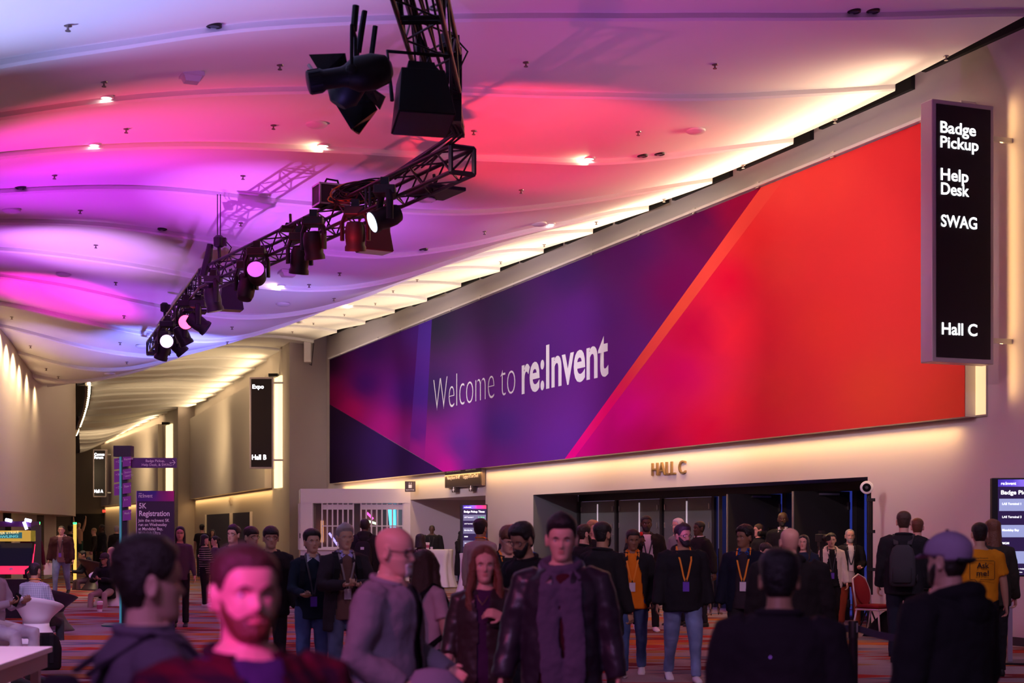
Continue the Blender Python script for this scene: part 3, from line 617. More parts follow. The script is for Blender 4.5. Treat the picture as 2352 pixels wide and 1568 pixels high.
# ================================================================ lighting truss and what hangs from it
ZT, TW = 5.75, .145
trm = mat('truss_black', (.020, .017, .020), .38, .4)
def tpt(px, py, z=ZT): d = (z-H)*F/(HY-py); return Vector(((px-CX)/F*d, d, z))
T0, T1, T2 = tpt(1062, 368), tpt(479, 640), tpt(353, 800)
Q0 = Vector(((1012-CX)/F*15.4, 15.4, 6.25)); Q1 = Vector((-1.02, 7.0, 6.35))
tr = empty('lighting_truss', T0, 0, 'long bent black lighting truss slung under the ceiling', 'truss')
def truss(a, b, parent, w_=TW, step=.36):
    a, b = Vector(a)-T0, Vector(b)-T0; d = (b-a).normalized(); x = d.cross(UP).normalized(); y = x.cross(d); n = max(2, int((b-a).length/step)); L = (b-a).length
    cs = [x*sx*w_+y*sy*w_ for sx, sy in ((-1, -1), (1, -1), (1, 1), (-1, 1))]
    for c in cs: MB().tube([a+c, b+c], .024, 8).build('chord', trm, parent, smooth=True, auto=50)
    mb = MB()
    for i in range(n):
        p, q = a+d*L*i/n, a+d*L*(i+1)/n
        for j in range(4):
            c0, c1 = cs[j], cs[(j+1) % 4]
            mb.tube([p+c0, q+c1] if i % 2 == j % 2 else [p+c1, q+c0], .011, 5)
    m_ = int(L/2.4)
    for i in range(1, m_+1):
        for s in (-.06, .06):
            p = a+d*(L*i/(m_+1)+s)
            for j in range(4): mb.tube([p+cs[j], p+cs[(j+1) % 4]], .02, 6)
    mb.build('lattice', trm, parent)
    for p in (a, b):
        mb = MB()
        for j in range(4): mb.tube([p+cs[j], p+cs[(j+1) % 4]], .028, 6)
        mb.tube([p+cs[0], p+cs[2]], .014, 6); mb.build('end_plate', trm, parent)
truss(T0, T1, tr); truss(T1, T2, tr); truss(Q0, Q1, tr, .19, .5)
dz = MB(); dz.box(Q0-T0+Vector((.16, .1, -.1)), (.10, .12, .75)); dz.box(Q0-T0+Vector((-.16, .1, -.1)), (.08, .12, .75)); dz.box((Q0+T0)/2-T0+Vector((.0, 0, .05)), (.22, (T0.y-Q0.y), .10)); dz.build('corner_block', trm, tr)
cb = MB()
for k in range(9):
    a = random.uniform(-.15, .15); b = random.uniform(-.12, .12)
    cb.tube([Q1-T0+Vector((a, 3+.2*k, b+.16)), (Q0+Q1)/2-T0+Vector((b, 0, .1+a)), Q0-T0+Vector((a, -.3, b)), T0-T0+Vector((a*.6, -.3, .25+b*.4)), T0-T0+Vector((-.4-.12*k, .9+.2*k, .18))], .013, 5)
cb.build('cable_loom', blackp, tr, smooth=True)
# moving heads
lensoff = mat('lens_dark', (.03, .03, .05), .08, 0, spec=.8)
def lens(name, c, e): return mat(name, (1, 1, 1), .3, 0, e, c)
def moving_head(px, py, z, aimv, lm, label, sz=1.0, d=None):
    d = d or (z-H)*F/(HY-py); p = Vector(((px-CX)/F*d, d, z)); a = Vector(aimv).normalized()
    o = empty('moving_head_light', p, 0, label, 'stage light', 'moving head lights on the truss')
    top = Vector((0, 0, .30*sz))
    MB().box(top+Vector((0, 0, .02)), (.26*sz, .24*sz, .11*sz)).build('base', blackp, o, bevel=.015)
    MB().box(top+Vector((0, 0, .12*sz)), (.10*sz, .06*sz, .12*sz)).build('clamp', blackm, o)
    ax = UP.cross(a); ax = Vector((1, 0, 0)) if ax.length < .1 else ax.normalized()
    for s in (-1, 1): MB().tube([top+ax*s*.12*sz, top*.6+ax*s*.165*sz, ax*s*.165*sz+Vector((0, 0, -.04*sz))], .028*sz, 8, ry=.045*sz, ref=ax).build('yoke_arm', blackp, o)
    q = a.to_track_quat('Z', 'Y').to_matrix()
    MB().lathe((0, 0, 0), [(.04*sz, -.20*sz), (.10*sz, -.19*sz), (.125*sz, -.12*sz), (.13*sz, 0), (.12*sz, .09*sz), (.135*sz, .12*sz), (.135*sz, .17*sz), (.118*sz, .172*sz)], 20, q).build('head', blackp, o, smooth=True, auto=35)
    MB().lathe((0, 0, 0), [(.001, .176*sz), (.122*sz, .174*sz)], 20, q, cap=False).build('lens', lm, o)
    return o
LR = lens('lens_red', (1, .06, .10), 4); LL = lens('lens_lilac', (.85, .45, 1), 4); LB = lens('lens_ice', (.6, .85, 1), 1.6); LV = lens('lens_violet', (.5, .12, 1), .9)
Z_ = 5.33
for a in ((884, 500, Z_, (-.75, -.35, -.35), LB, 'moving head with pale blue lens beside the upper flood box'), (816, 545, Z_, (0, .2, -1), lensoff, 'dark moving head left of the upper flood box on the truss'),
          (720, 566, Z_, (.1, .2, -1), lensoff, 'dark moving head pointing down below the middle of the truss'), (688, 600, Z_-.05, (-.1, .2, -1), lensoff, 'dark moving head hanging lowest in the middle of the truss'),
          (590, 630, Z_, (.05, -.9, .25), LV, 'moving head ringed in violet light facing the room'), (566, 660, Z_-.15, (.1, .3, 1), LV, 'moving head shining violet straight up at the truss'),
          (490, 690, Z_-.1, (.2, .1, -1), lensoff, 'dark moving head left of the lower flood box'), (456, 742, Z_-.2, (.7, .1, -.5), lensoff, 'dark moving head right of the red lit one'),
          (428, 740, Z_-.1, (.15, -1, -.12), LR, 'moving head with glowing red lens facing the room'), (420, 772, Z_-.2, (.4, .2, -.8), lensoff, 'dark moving head just below the red lit one'),
          (385, 784, Z_-.15, (.12, -1, -.10), LL, 'moving head with brilliant lilac lens near the far truss end'), (408, 795, Z_-.2, (.5, .2, -.6), lensoff, 'dark moving head right of the lilac lit one'),
          (374, 806, Z_-.2, (-.3, .2, -.8), lensoff, 'dark moving head at the very end of the truss')): moving_head(*a)
def flood(px, py, d, sz, rz, label, tilt=0):
    p = at(px, py, d); o = empty('flood_light', p, rz, label, 'stage light', 'box flood lights on the truss'); o.rotation_euler.x = tilt
    w_, h_, t_ = sz*.50, sz*.46, sz*.40
    MB().prism([(-w_*.40, -t_*.35, h_), (w_*.40, -t_*.35, h_), (w_*.5, -t_*.5, 0), (-w_*.5, -t_*.5, 0)], (0, 0, 0)) if 0 else None
    b_ = [(-w_*.5, -t_*.5, 0), (w_*.5, -t_*.5, 0), (w_*.5, t_*.5, 0), (-w_*.5, t_*.5, 0)]; u_ = [(-w_*.38, -t_*.34, h_), (w_*.38, -t_*.34, h_), (w_*.38, t_*.34, h_), (-w_*.38, t_*.34, h_)]
    MB().rings([[Vector(q) for q in b_], [Vector(q) for q in u_]]).build('housing', blackp, o, bevel=.008)
    MB().rings([[Vector((x*.8, y*.8, z+h_*.16)) for x, y, z in u_], [Vector((x*.8, y*.8, z+h_*.34)) for x, y, z in u_]] if 0 else [[Vector((x*.7, y*.7, h_)) for x, y, z in u_], [Vector((x*.6, y*.6, h_*1.22)) for x, y, z in u_]]).build('ballast_box', blackp, o)
    MB().box((0, 0, -.004), (w_*.94, t_*.94, .012)).build('front_glass', lensoff, o)
    yk = MB(); yk.tube([(-w_*.52, 0, h_*.45), (-w_*.56, 0, h_*1.5), (w_*.56, 0, h_*1.5), (w_*.52, 0, h_*.45)], sz*.018, 6); yk.build('yoke', blackm, o)
    MB().tube([(0, 0, h_*1.5), (0, 0, h_*1.85)], sz*.03, 6).build('clamp', blackm, o)
    MB().tube([(w_*.1, 0, h_*1.22), (w_*.2, .05, h_*1.5), (w_*.05, .02, h_*1.9)], sz*.012, 5).build('cable', blackp, o)
flood(860, 578, 21.0, .86, .55, 'black box flood light hanging under the upper part of the truss')
flood(529, 712, 27.2, .86, .35, 'black box flood light hanging under the lower bend of the truss')
flood(972, 285, 13.9, 1.06, .25, 'large black box flood light nearest the camera at the top', -.28)
# ellipsoidal spot with barn doors
p = at(812, 172, 13.2)
el = empty('ellipsoidal_spotlight', p, 0, 'black ellipsoidal spotlight with barrel pointing left at the top', 'stage light')
ax = Vector((-.92, -.2, -.22)).normalized(); q = ax.to_track_quat('Z', 'Y').to_matrix()
MB().lathe((0, 0, 0), [(.06, -.34), (.12, -.30), (.155, -.18), (.15, -.02), (.10, .06)], 20, q).build('lamp_housing', blackp, el, smooth=True, auto=40)
MB().lathe((0, 0, 0), [(.10, .05), (.085, .10), (.085, .26), (.10, .28), (.10, .40), (.088, .405)], 20, q).build('barrel', blackp, el, smooth=True, auto=40)
for j in range(10):
    a = 2*math.pi*j/10; MB().box(q @ Vector((.102*math.cos(a), .102*math.sin(a), .34)), (.006, .02, .10), q @ Matrix.Rotation(a, 3, 'Z')).build('fin', blackp, el)
MB().tube([Vector((0, -.17, 0)), Vector((.0, -.15, .38)), Vector((0, .15, .38)), Vector((0, .17, 0))], .016, 8).build('yoke', blackm, el)
MB().tube([(0, 0, .38), (.02, 0, .60)], .03, 8).build('clamp', blackm, el)
MB().ball((0, -.17, 0), (.05, .02, .05)).build('tilt_knob', blackp, el)
bd = empty('barn_door_light', at(800, 195, 13.7), 0, 'black wash light with open barn door flaps behind the ellipsoidal spotlight', 'stage light')
MB().lathe((0, 0, 0), [(.08, -.2), (.15, -.12), (.16, .06)], 18, Matrix.Rotation(.5, 3, 'Y')).build('head', blackp, bd, smooth=True, auto=40)
fl = mat('flap_black', (.02, .018, .02), .25, .5)
bp = bd.location.copy()
for dd_, poly in ((13.6, ((709, 125), (792, 122), (805, 188), (738, 172))), (13.9, ((760, 222), (838, 196), (866, 252), (826, 306), (806, 297))), (13.8, ((806, 297), (866, 252), (824, 309), (818, 306))), (14.0, ((852, 200), (885, 222), (872, 252), (838, 214)))):
    V_ = [at(x, y, dd_+.25*(k_ in (1, 2)))-bp for k_, (x, y) in enumerate(poly)]; m_ = MB().prism(V_, (.004, .02, .006)); m_.build('flap', fl, bd)
for (xa, ya), (xb, yb) in (((838, 25), (824, 120)), ((862, 60), (850, 150))): MB().tube([at(xa, ya, 13.8)-bp, at(xb, yb, 13.8)-bp], .026, 6).build('yoke_arm', blackm, bd)
MB().tube([(.05, 0, .08), (.10, 0, .42), (.14, 0, .66)], .02, 8).build('clamp_arm', blackm, bd)
MB().tube([at(708, 148, 13.5)-bp, at(726, 172, 13.5)-bp], .016, 6).build('flap_edge', steelm, bd)
# trays, flight case, cable coil, access point, hoists
def tray(px, py, d, w_, l_, rz, label):
    o = empty('equipment_tray', at(px, py, d), rz, label, 'tray', 'flat trays on the truss')
    MB().box((0, 0, 0), (w_, l_, .045)).build('deck', blackp, o, bevel=.008); MB().box((0, 0, .05), (w_*.5, l_*.3, .06)).build('box', blackp, o)
    MB().tube([(0, 0, .04), (0, .05, .22)], .02, 6).build('clamp', blackm, o)
tray(1001, 441, 18.2, .50, .62, .5, 'flat black tray under the near end of the long truss'); tray(668, 526, 21.5, .30, .30, .3, 'small flat black tray on top of the truss middle')
tray(447, 715, 27.5, .42, .4, .3, 'flat black tray with red edge light left of the lower flood box'); tray(364, 812, 33.6, .5, .3, .2, 'flat black tray under the far end of the truss')
ap = empty('access_point', at(976, 458, 18.4), .4, 'white oval wireless box under the black tray on the truss', 'access point')
MB().ball((0, 0, 0), (.14, .10, .035)).build('shell', mat('ap_white', (.8, .78, .8), .4), ap, smooth=True); MB().tube([(.10, .05, -.01), (.17, .06, .03)], .012, 6).build('lead', blackp, ap)
fc = empty('flight_case', at(760, 475, 20.2), .45, 'black flight case with metal corners strapped on top of the truss', 'case')
MB().box((0, 0, .14), (.40, .30, .26)).build('body', mat('case_panel', (.03, .022, .026), .5), fc)
ed = MB()
for x in (-.2, .2):
    for y in (-.15, .15): ed.box((x, y, .14), (.022, .022, .28))
for z in (.01, .27):
    for y in (-.15, .15): ed.box((0, y, z), (.42, .022, .022))
    for x in (-.2, .2): ed.box((x, 0, z), (.022, .32, .022))
ed.build('edging', steelm, fc); MB().box((-.02, -.156, .15), (.05, .012, .12)).build('latch', steelm, fc); MB().tube([(-.1, .02, .27), (-.05, .02, .37), (.1, .02, .36), (.16, .03, .2)], .014, 6).build('cable', blackp, fc)
cc = MB(); y_ = MB(); p0 = at(826, 440, 19.6)
for k in range(26):
    r = random.uniform(.15, .30); e = random.uniform(.35, .6); o_ = Vector((random.uniform(-.08, .08), random.uniform(-.1, .1), random.uniform(-.04, .05))); th = random.uniform(-.35, -.1)
    pts = [o_+Vector((r*1.25*math.cos(a), .25*r*math.sin(a), e*r*math.sin(a)+th*r*math.cos(a)*-1)) for a in np.linspace(0, 6.0, 22)]
    (y_ if k % 9 == 4 else cc).tube([tuple(q) for q in pts], .010, 5)
ck = cc.build('cable_coil', blackp, smooth=True); ck.location = p0; tag(ck, 'tangled coil of black and yellow cable lying on the truss', 'cable'); y_.build('yellow_cable', mat('cable_yellow', (.5, .22, .03), .5), ck, smooth=True)
def hoist(px, py, d, topy, label, bag=True):
    p = at(px, py, d); o = empty('chain_hoist', p, 0, label, 'hoist', 'chain hoists of the truss'); zc = at(px, topy, d).z-p.z
    MB().lathe((0, 0, 0), [(.05, .05), (.085, .07), (.09, .2), (.05, .24)], 14).box((.07, 0, .14), (.10, .1, .12)).build('motor', blackp, o)
    ch = MB()
    for s in (-.025, .025): ch.tube([(s, 0, .24), (s, 0, zc)], .008, 5)
    ch.build('chain', blackm, o); MB().tube([(0, 0, .05), (.01, 0, -.15), (-.02, 0, -.3), (0, 0, -.42)], .03, 6).build('hook', blackm, o)
    if bag: MB().tube([(-.14, 0, .1), (-.17, 0, -.1), (-.26, 0, -.42)], [.05, .065, .06], 10).build('chain_bag', blackp, o)
    MB().tube([(.1, 0, .16), (.2, 0, .05), (.12, 0, -.12), (.03, 0, -.2)], .010, 5).build('cable', blackp, o)
hoist(503, 575, 24.6, 446, 'chain hoist with hanging chain bag at the bend of the truss'); hoist(378, 722, 31.2, 705, 'chain hoist tight under the ceiling at the far truss end', False)
hoist(1028, 130, 15.2, 20, 'chain hoist above the corner of the near truss', False)
lp = MB().tube([tuple(at(1000+28*math.cos(a), -5+28*math.sin(a), 14)) for a in np.linspace(-.3, 2.2, 14)], .015, 6).build('safety_cable', mat('silver_cable', (.7, .7, .75), .3, .8), tr, smooth=True); lp.location = -T0
# ================================================================ small things in the ceiling
sprm = mat('sprinkler_metal', (.25, .20, .20), .4, .8)
SPR = [(156, 54), (239, 185), (643, 147), (1208, 138), (1642, 144), (2173, 128), (290, 294), (628, 284), (1088, 297), (1466, 301), (1918, 273), (125, 400), (558, 400), (1197, 433), (1707, 377), (184, 480), (220, 561), (553, 508), (266, 647), (1113, 530), (1525, 456), (1370, 509), (780, 626), (767, 684), (285, 724), (27, 727), (276, 786), (70, 793), (291, 830), (134, 864), (710, 651), (958, 641), (903, 667), (862, 695), (791, 721), (720, 741), (672, 761), (1150, 600), (1250, 561), (106, 845), (522, 783), (533, 750)]
spr = None
for i, (px, py) in enumerate(SPR):
    p, D, t = ceil_hit(px, py)
    if spr is None:
        spr = MB().lathe((0, 0, 0), [(.042, .0), (.04, -.012), (.012, -.018), (.012, -.045), (.028, -.055), (.028, -.062)], 12).build('sprinkler', sprm, smooth=True, auto=40); o = spr
    else: o = spr.copy(); C.objects.link(o)
    o.location = (p.x, p.y, cz(D, max(t, 0))); tag(o, 'small metal fire sprinkler head poking from the ceiling', 'sprinkler', 'sprinklers in the ceiling')
smk = None
for px, py in ((727, 282), (1598, 296), (26, 480), (146, 627), (650, 695), (326, 792), (1238, 511), (252, 856), (690, 738)):
    p, D, t = ceil_hit(px, py)
    if smk is None: smk = MB().lathe((0, 0, 0), [(.15, .0), (.15, -.03), (.11, -.055), (.001, -.06)], 20).build('smoke_detector', mat('detector_white', (.62, .58, .6), .5), smooth=True, auto=40); o = smk
    else: o = smk.copy(); C.objects.link(o)
    o.location = (p.x, p.y, cz(D, max(t, 0))); tag(o, 'round pale smoke detector on the ceiling', 'smoke detector', 'smoke detectors on the ceiling')
for px, py, l in ((440, 165, 'square white box unit on the near pink part of the ceiling'), (662, 620, 'square white box unit on the violet ceiling below the truss')):
    p, D, t = ceil_hit(px, py); o = empty('ceiling_speaker', (p.x, p.y, cz(D, t)), .4, l, 'speaker'); s = 1 if py < 300 else 1.3
    MB().box((0, 0, -.02), (.26*s, .26*s, .05)).build('plate', mat('detector_white', (0, 0, 0)), o); MB().rings([[Vector((x*.11*s, y*.11*s, -.04)) for x, y in ((-1, -1), (1, -1), (1, 1), (-1, 1))], [Vector((x*.08*s, y*.08*s, -.11)) for x, y in ((-1, -1), (1, -1), (1, 1), (-1, 1))]]).build('cover', MATS['detector_white'], o)
dlm = mat('downlight_lens', (1, 1, 1), .4, 0, 9, (1, .93, .84))
for px, py, on in ((215, 343, 1), (243, 235, 1), (741, 343, 2), (1350, 370, 2), (1262, 523, 1), (643, 660, 2), (803, 705, 2), (485, 73, 0), (46, 441, 0), (370, 533, 0), (1952, 41, 0), (1996, 41, 0), (1466, 362, 0), (1506, 360, 0), (1465, 361, 0), (935, 608, 0)):
    p, D, t = ceil_hit(px, py); k = int(np.argmin(abs(np.array(EDGES)-D))); De = EDGES[k]-.06
    if px == 1465: continue
    q = WP(De, t, cz(De, t)); o = empty('downlight', q, 0, ('small bright recessed downlight in a ceiling step' if on else 'small unlit recessed fixture in a ceiling step'), 'ceiling light', 'recessed downlights in the ceiling steps')
    MB().lathe((0, 0, 0), [(.085, .01), (.085, -.02), (.065, -.025), (.06, -.01)], 16).build('trim_ring', blackm if not on else mat('detector_white', (0, 0, 0)), o)
    MB().lathe((0, 0, 0), [(.001, -.016), (.06, -.018)], 16, cap=False).build('lens', dlm if on else lensoff, o)
    if on == 2: spot(q+Vector((0, 0, -.06)), q-N*0+Vector((-1.2, -.4, -.35)), WARMW, 14, 150, 1, .03)
# slot with a string of lamps where the far ceiling meets the curved bulkhead
lc = [at(x, y, d) for x, y, d in ((200, 882, 66), (199, 905, 69), (195, 930, 73), (188, 955, 79), (180, 978, 86), (172, 998, 94))]
cs_ = MB().tube([tuple(p) for p in lc], .10, 6).build('cove_rail', mat('cove_rail_paint', (.5, .42, .34), .5)); tag(cs_, 'curved rail with a string of little lamps beside the left bulkhead', 'light string')
for i in range(26):
    f = i/25*(len(lc)-1); j = min(int(f), len(lc)-2); p = lc[j].lerp(lc[j+1], f-j)
    b_ = MB().ball(p+Vector((.14, -.22, 0)), .085, 8).build('lamp', mat('string_lamp', (1, 1, 1), .4, 0, 9, (1, .82, .5)), cs_)
MB().prism([tuple(p+Vector((-1.6, 1, -.2))) for p in lc]+[tuple(p+Vector((-.1, 1, .2))) for p in lc[::-1]], (0, .2, 0)).build('trim_5', darkm)['kind'] = 'structure'
# ================================================================ people
PROF = [(0, .020, .070, .030), (.008, .036, .084, .000), (.025, .046, .090, -.030), (.045, .054, .0885, -.055), (.062, .060, .088, -.068), (.080, .065, .088, -.078), (.100, .0695, .087, -.086), (.118, .072, .085, -.092), (.135, .0745, .0905, -.097), (.160, .0765, .090, -.100), (.185, .0735, .080, -.096), (.205, .0635, .062, -.082), (.222, .044, .036, -.058), (.231, .024, .012, -.032), (.2345, .006, -.004, -.014)]
_pz = np.array([p[0] for p in PROF]); _pw = [p[1] for p in PROF]; _pf = [p[2] for p in PROF]; _pb = [p[3] for p in PROF]
def head_pt(phi, z, jaw=1.0, fat=0.0):       # phi 0 = front (-y), head base z=0 at the chin
    w_ = float(np.interp(z, _pz, _pw)); f = float(np.interp(z, _pz, _pf)); b = float(np.interp(z, _pz, _pb))
    if z < .09: w_ = w_*jaw+fat*(.09-z)*.25
    c = (f+b)/2; h = (f-b)/2; s, co = math.sin(phi), math.cos(phi); e = 2/2.25
    x = w_*abs(s)**e*(1 if s >= 0 else -1); y = c+h*abs(co)**e*(1 if co >= 0 else -1)
    if co > 0:
        n = 0
        if .072 < z < .132:                   # nose
            pk = np.interp(z, [.072, .080, .089, .100, .118, .132], [0, .016, .024, .017, .007, 0]); sg = np.interp(z, [.075, .088, .12], [.014, .0125, .008]); n += pk*math.exp(-(x/sg)**2)
        n -= .011*math.exp(-((abs(x)-.031)/.015)**2-((z-.119)/.010)**2)
        n += .004*math.exp(-((abs(x)-.028)/.02)**2-((z-.137)/.006)**2)
        n += .0035*math.exp(-(x/.022)**2)*(math.exp(-((z-.0625)/.0045)**2)+math.exp(-((z-.0515)/.005)**2))-.003*math.exp(-(x/.024)**2-((z-.057)/.0022)**2)
        n += .004*math.exp(-(x/.018)**2-((z-.022)/.012)**2)+.003*math.exp(-((abs(x)-.045)/.016)**2-((z-.095)/.016)**2)
        y += n
    return Vector((x, -y, z))
NPH = 60
PHIS = []
for _j in range(NPH):
    _u = -math.pi+2*math.pi*_j/NPH; PHIS.append(_u-.35*math.sin(_u)*1.0)   # denser at the front
ZS = [.0, .006, .015, .025, .035, .043, .049, .053, .057, .061, .066, .072, .078, .084, .090, .097, .105, .112, .119, .126, .132, .139, .148, .158, .168, .178, .188, .198, .207, .215, .222, .228, .232, .2345]
def sstep(a, b, x): x = min(1, max(0, (x-a)/(b-a))); return x*x*(3-2*x)
def hairline(phi, st):
    a = abs(math.degrees(phi))
    fr = {'recede': .205, 'buzz': .186, 'fringe': .150}.get(st, .182)
    if st == 'part': return float(np.interp(a, [0, 14, 34, 52, 66, 80, 95, 110, 130, 180], [.205, .196, .186, .168, .125, .105, .140, .075, .036, .028]))
    return float(np.interp(a, [0, 30, 50, 66, 80, 95, 110, 130, 180], [fr, fr-(.0 if st != 'recede' else -.006), .172 if st != 'fringe' else .150, .130, .118, .140, .075, .036, .028]))
def head_mesh(mb, T, jaw=1, fat=0):
    mb.rings([[T @ head_pt(p, z, jaw, fat) for p in PHIS] for z in ZS])
    for s in (-1, 1):
        R = Matrix.Rotation(s*.35, 3, 'Z'); c = Vector((s*.078, .012, .112))
        mb.rings([[T @ (c+R @ Vector((s*k*.012, .019*q*math.cos(a)+.004*k, .032*q*math.sin(a)-(.006 if math.sin(a) < -.5 else 0)))) for a in np.linspace(0, 2*math.pi, 12, endpoint=False)] for k, q in ((-1.2, .5), (-.6, .85), (.3, 1.0), (.9, .95), (.9, .6), (.5, .4))])
def shell(mb, T, thick, jaw=1, fat=0, sink=-.009):   # copy of the head pushed out where thick(phi, z) > 0 and sunk below the skin elsewhere
    R = []
    for z in ZS:
        r = []
        for p in PHIS:
            q = head_pt(p, z, jaw, fat); c = Vector((0, 0, max(.04, min(.14, z)))); d = (q-c).normalized(); t = thick(p, z); r.append(T @ (q+d*(t if t > 0 else sink)))
        R.append(r)
    mb.rings(R)
def hair_thick(style, seed, vol=1.0):
    st = 'recede' if style == 'recede' else ('buzz' if style == 'buzz' else ('fringe' if style in ('fringe', 'bob') else ('part' if style in ('long', 'longest') else 'short')))
    base = {'buzz': .004, 'recede': .007, 'short': .013, 'quiff': .014, 'messy': .022, 'curly': .034, 'fringe': .018, 'long': .016, 'longest': .016, 'bob': .020, 'bun': .009, 'thin': .006, 'sides': .007}[style]*vol
    def f(phi, z):
        d = z-hairline(phi, st)
        if style == 'sides':
            a = abs(math.degrees(phi)); top = float(np.interp(a, [70, 95, 180], [.10, .168, .165])); d = min(d, top-z)
        if d <= 0: return 0
        k = sstep(0, .018, d); q = head_pt(phi, z)*26+Vector((seed, seed*.7, 0)); nz = noise.noise(q)*.5+noise.noise(q*2.7)*.3
        top = sstep(.15, .23, z); front = max(0, math.cos(phi))
        t = base*(.62+.55*top+nz*(.55 if style in ('messy', 'curly', 'fringe') else .28))
        if style == 'quiff': t += .020*top*front+.006*top
        if style == 'messy': t += .010*top
        if style in ('short', 'quiff') and z < .15: t *= .55
        return max(.0015, t*k)
    return f
def strip(mb, pts, wdt, nrm, th=.003):      # flat ribbon along points
    R = []; k = len(pts); pts = [Vector(p) for p in pts]; nrm = [Vector(n) for n in nrm]
    for i in range(k):
        d = (pts[min(i+1, k-1)]-pts[max(i-1, 0)]).normalized(); s = d.cross(nrm[i]).normalized()*wdt/2; n = nrm[i].normalized()*th
        R.append([pts[i]-s, pts[i]+s, pts[i]+s+n, pts[i]-s+n])
    mb.rings(R)
JOBS = []          # (temporary object, finish function)
def job(mb, name, voxel, fin, smooth=4, wrinkle=0, scale=.16, seed=0, fac=.5):
    me = mb.mesh(name+'_raw', True); o = bpy.data.objects.new(name+'_raw', me)
    r = o.modifiers.new('r', 'REMESH'); r.mode = 'VOXEL'; r.voxel_size = voxel; r.use_smooth_shade = True
    if smooth: s = o.modifiers.new('s', 'SMOOTH'); s.iterations = smooth; s.factor = fac
    if wrinkle:
        for k, (sc_, st) in enumerate(((scale, wrinkle), (scale*.38, wrinkle*.5))):
            tx = bpy.data.textures.new('folds', 'CLOUDS'); tx.noise_scale = sc_; tx.noise_depth = 1
            d = o.modifiers.new('d%d' % k, 'DISPLACE'); d.texture = tx; d.strength = st; d.mid_level = .5; d.texture_coords = 'LOCAL'
        s = o.modifiers.new('s2', 'SMOOTH'); s.iterations = 1
    JOBS.append((o, fin))
SKIN = {'light': (.62, .36, .27), 'pink': (.66, .36, .28), 'asian': (.62, .39, .27), 'tan': (.42, .23, .14), 'brown': (.27, .135, .075), 'dark': (.085, .042, .026)}
def skin_mat(k): return mat('skin_'+k, SKIN[k], .48, bump=.04, bscale=150, spec=.35)
HAIRC = {'black': (.008, .007, .007), 'dark': (.020, .012, .009), 'brown': (.060, .030, .018), 'auburn': (.13, .045, .018), 'red': (.22, .075, .03), 'blond': (.42, .26, .12), 'grey': (.36, .34, .33), 'white': (.65, .62, .60), 'pinkhair': (.55, .25, .32)}
def hair_mat(k): return mat('hair_'+k, HAIRC[k], .42, bump=.5, bscale=120, spec=.5)
def cloth(c, pat=None):
    nm = 'cloth_%02x%02x%02x' % tuple(int(max(0, min(1, x))**.4545*255) for x in c)+('_'+pat if pat else '')
    if nm in MATS: return MATS[nm]
    m = mat(nm, c, .85 if pat != 'leather' else .36, bump=.25 if pat != 'leather' else .08, bscale=140, spec=.2 if pat != 'leather' else .5)
    if pat in (None, 'leather'): return m
    nt, b = nodes(m); tc = N_(nt, 'ShaderNodeTexCoord'); sp = N_(nt, 'ShaderNodeSeparateXYZ'); nt.links.new(tc.outputs['Object'], sp.inputs[0])
    def band(o, per, wd): return math_(nt, 'LESS_THAN', math_(nt, 'FRACT', math_(nt, 'DIVIDE', o, per)), wd)
    mx = N_(nt, 'ShaderNodeMix', data_type='RGBA'); mx.inputs[6].default_value = (*c, 1)
    if pat == 'stripes': mx.inputs[7].default_value = (.55, .45, .45, 1); nt.links.new(band(sp.outputs[2], .052, .2), mx.inputs[0])
    elif pat == 'plaid':
        mx.inputs[7].default_value = (.06, .005, .010, 1); s_ = math_(nt, 'ADD', band(sp.outputs[2], .085, .5), band(math_(nt, 'ADD', sp.outputs[0], math_(nt, 'MULTIPLY', sp.outputs[1], .8)), .085, .5)); nt.links.new(math_(nt, 'MULTIPLY', s_, .5), mx.inputs[0])
    elif pat == 'check':
        mx.inputs[7].default_value = (.16, .2, .26, 1); s_ = math_(nt, 'ADD', band(sp.outputs[2], .026, .3), band(sp.outputs[0], .026, .3)); nt.links.new(math_(nt, 'MULTIPLY', s_, .5), mx.inputs[0])
    elif pat == 'print':
        v = N_(nt, 'ShaderNodeTexNoise'); v.inputs['Scale'].default_value = 22; nt.links.new(tc.outputs['Object'], v.inputs['Vector']); mx.inputs[7].default_value = (.3, .2, .17, 1); nt.links.new(math_(nt, 'GREATER_THAN', v.outputs['Fac'], .56), mx.inputs[0])
    elif pat == 'denim':
        v = N_(nt, 'ShaderNodeTexNoise'); v.inputs['Scale'].default_value = 5; nt.links.new(tc.outputs['Object'], v.inputs['Vector']); mx.inputs[7].default_value = (*[min(1, x*2.2+.03) for x in c], 1); nt.links.new(math_(nt, 'MULTIPLY', math_(nt, 'SUBTRACT', v.outputs['Fac'], .35), 1.6), mx.inputs[0]); mx.clamp_factor = True
    nt.links.new(mx.outputs[2], b.inputs['Base Color']); return m
DENIM = (.045, .075, .19); LDENIM = (.13, .17, .32)
POSES = {'stand': dict(l=(4, 2, -2, -3)), 'walk': dict(l=(20, 6, -10, -28)), 'walk2': dict(l=(-10, -28, 20, 6)), 'sit': dict(l=(82, 4, 84, -4)), 'wide': dict(l=(3, 2, -2, -2))}
ARMS = {'down': (4, 12, 14, 8), 'hold': (18, 10, 78, -22), 'hold2': (26, 14, 95, -42), 'chest': (30, 22, 118, -48), 'fwd': (20, 18, 70, 5), 'pocket': (-10, 22, 28, -6), 'back': (-22, 12, -2, 8), 'swing': (24, 10, 48, 4), 'up': (165, 14, 172, 8), 'camera': (48, 20, 125, -30), 'bag': (10, 26, 60, -20), 'phone': (24, 12, 105, -28)}
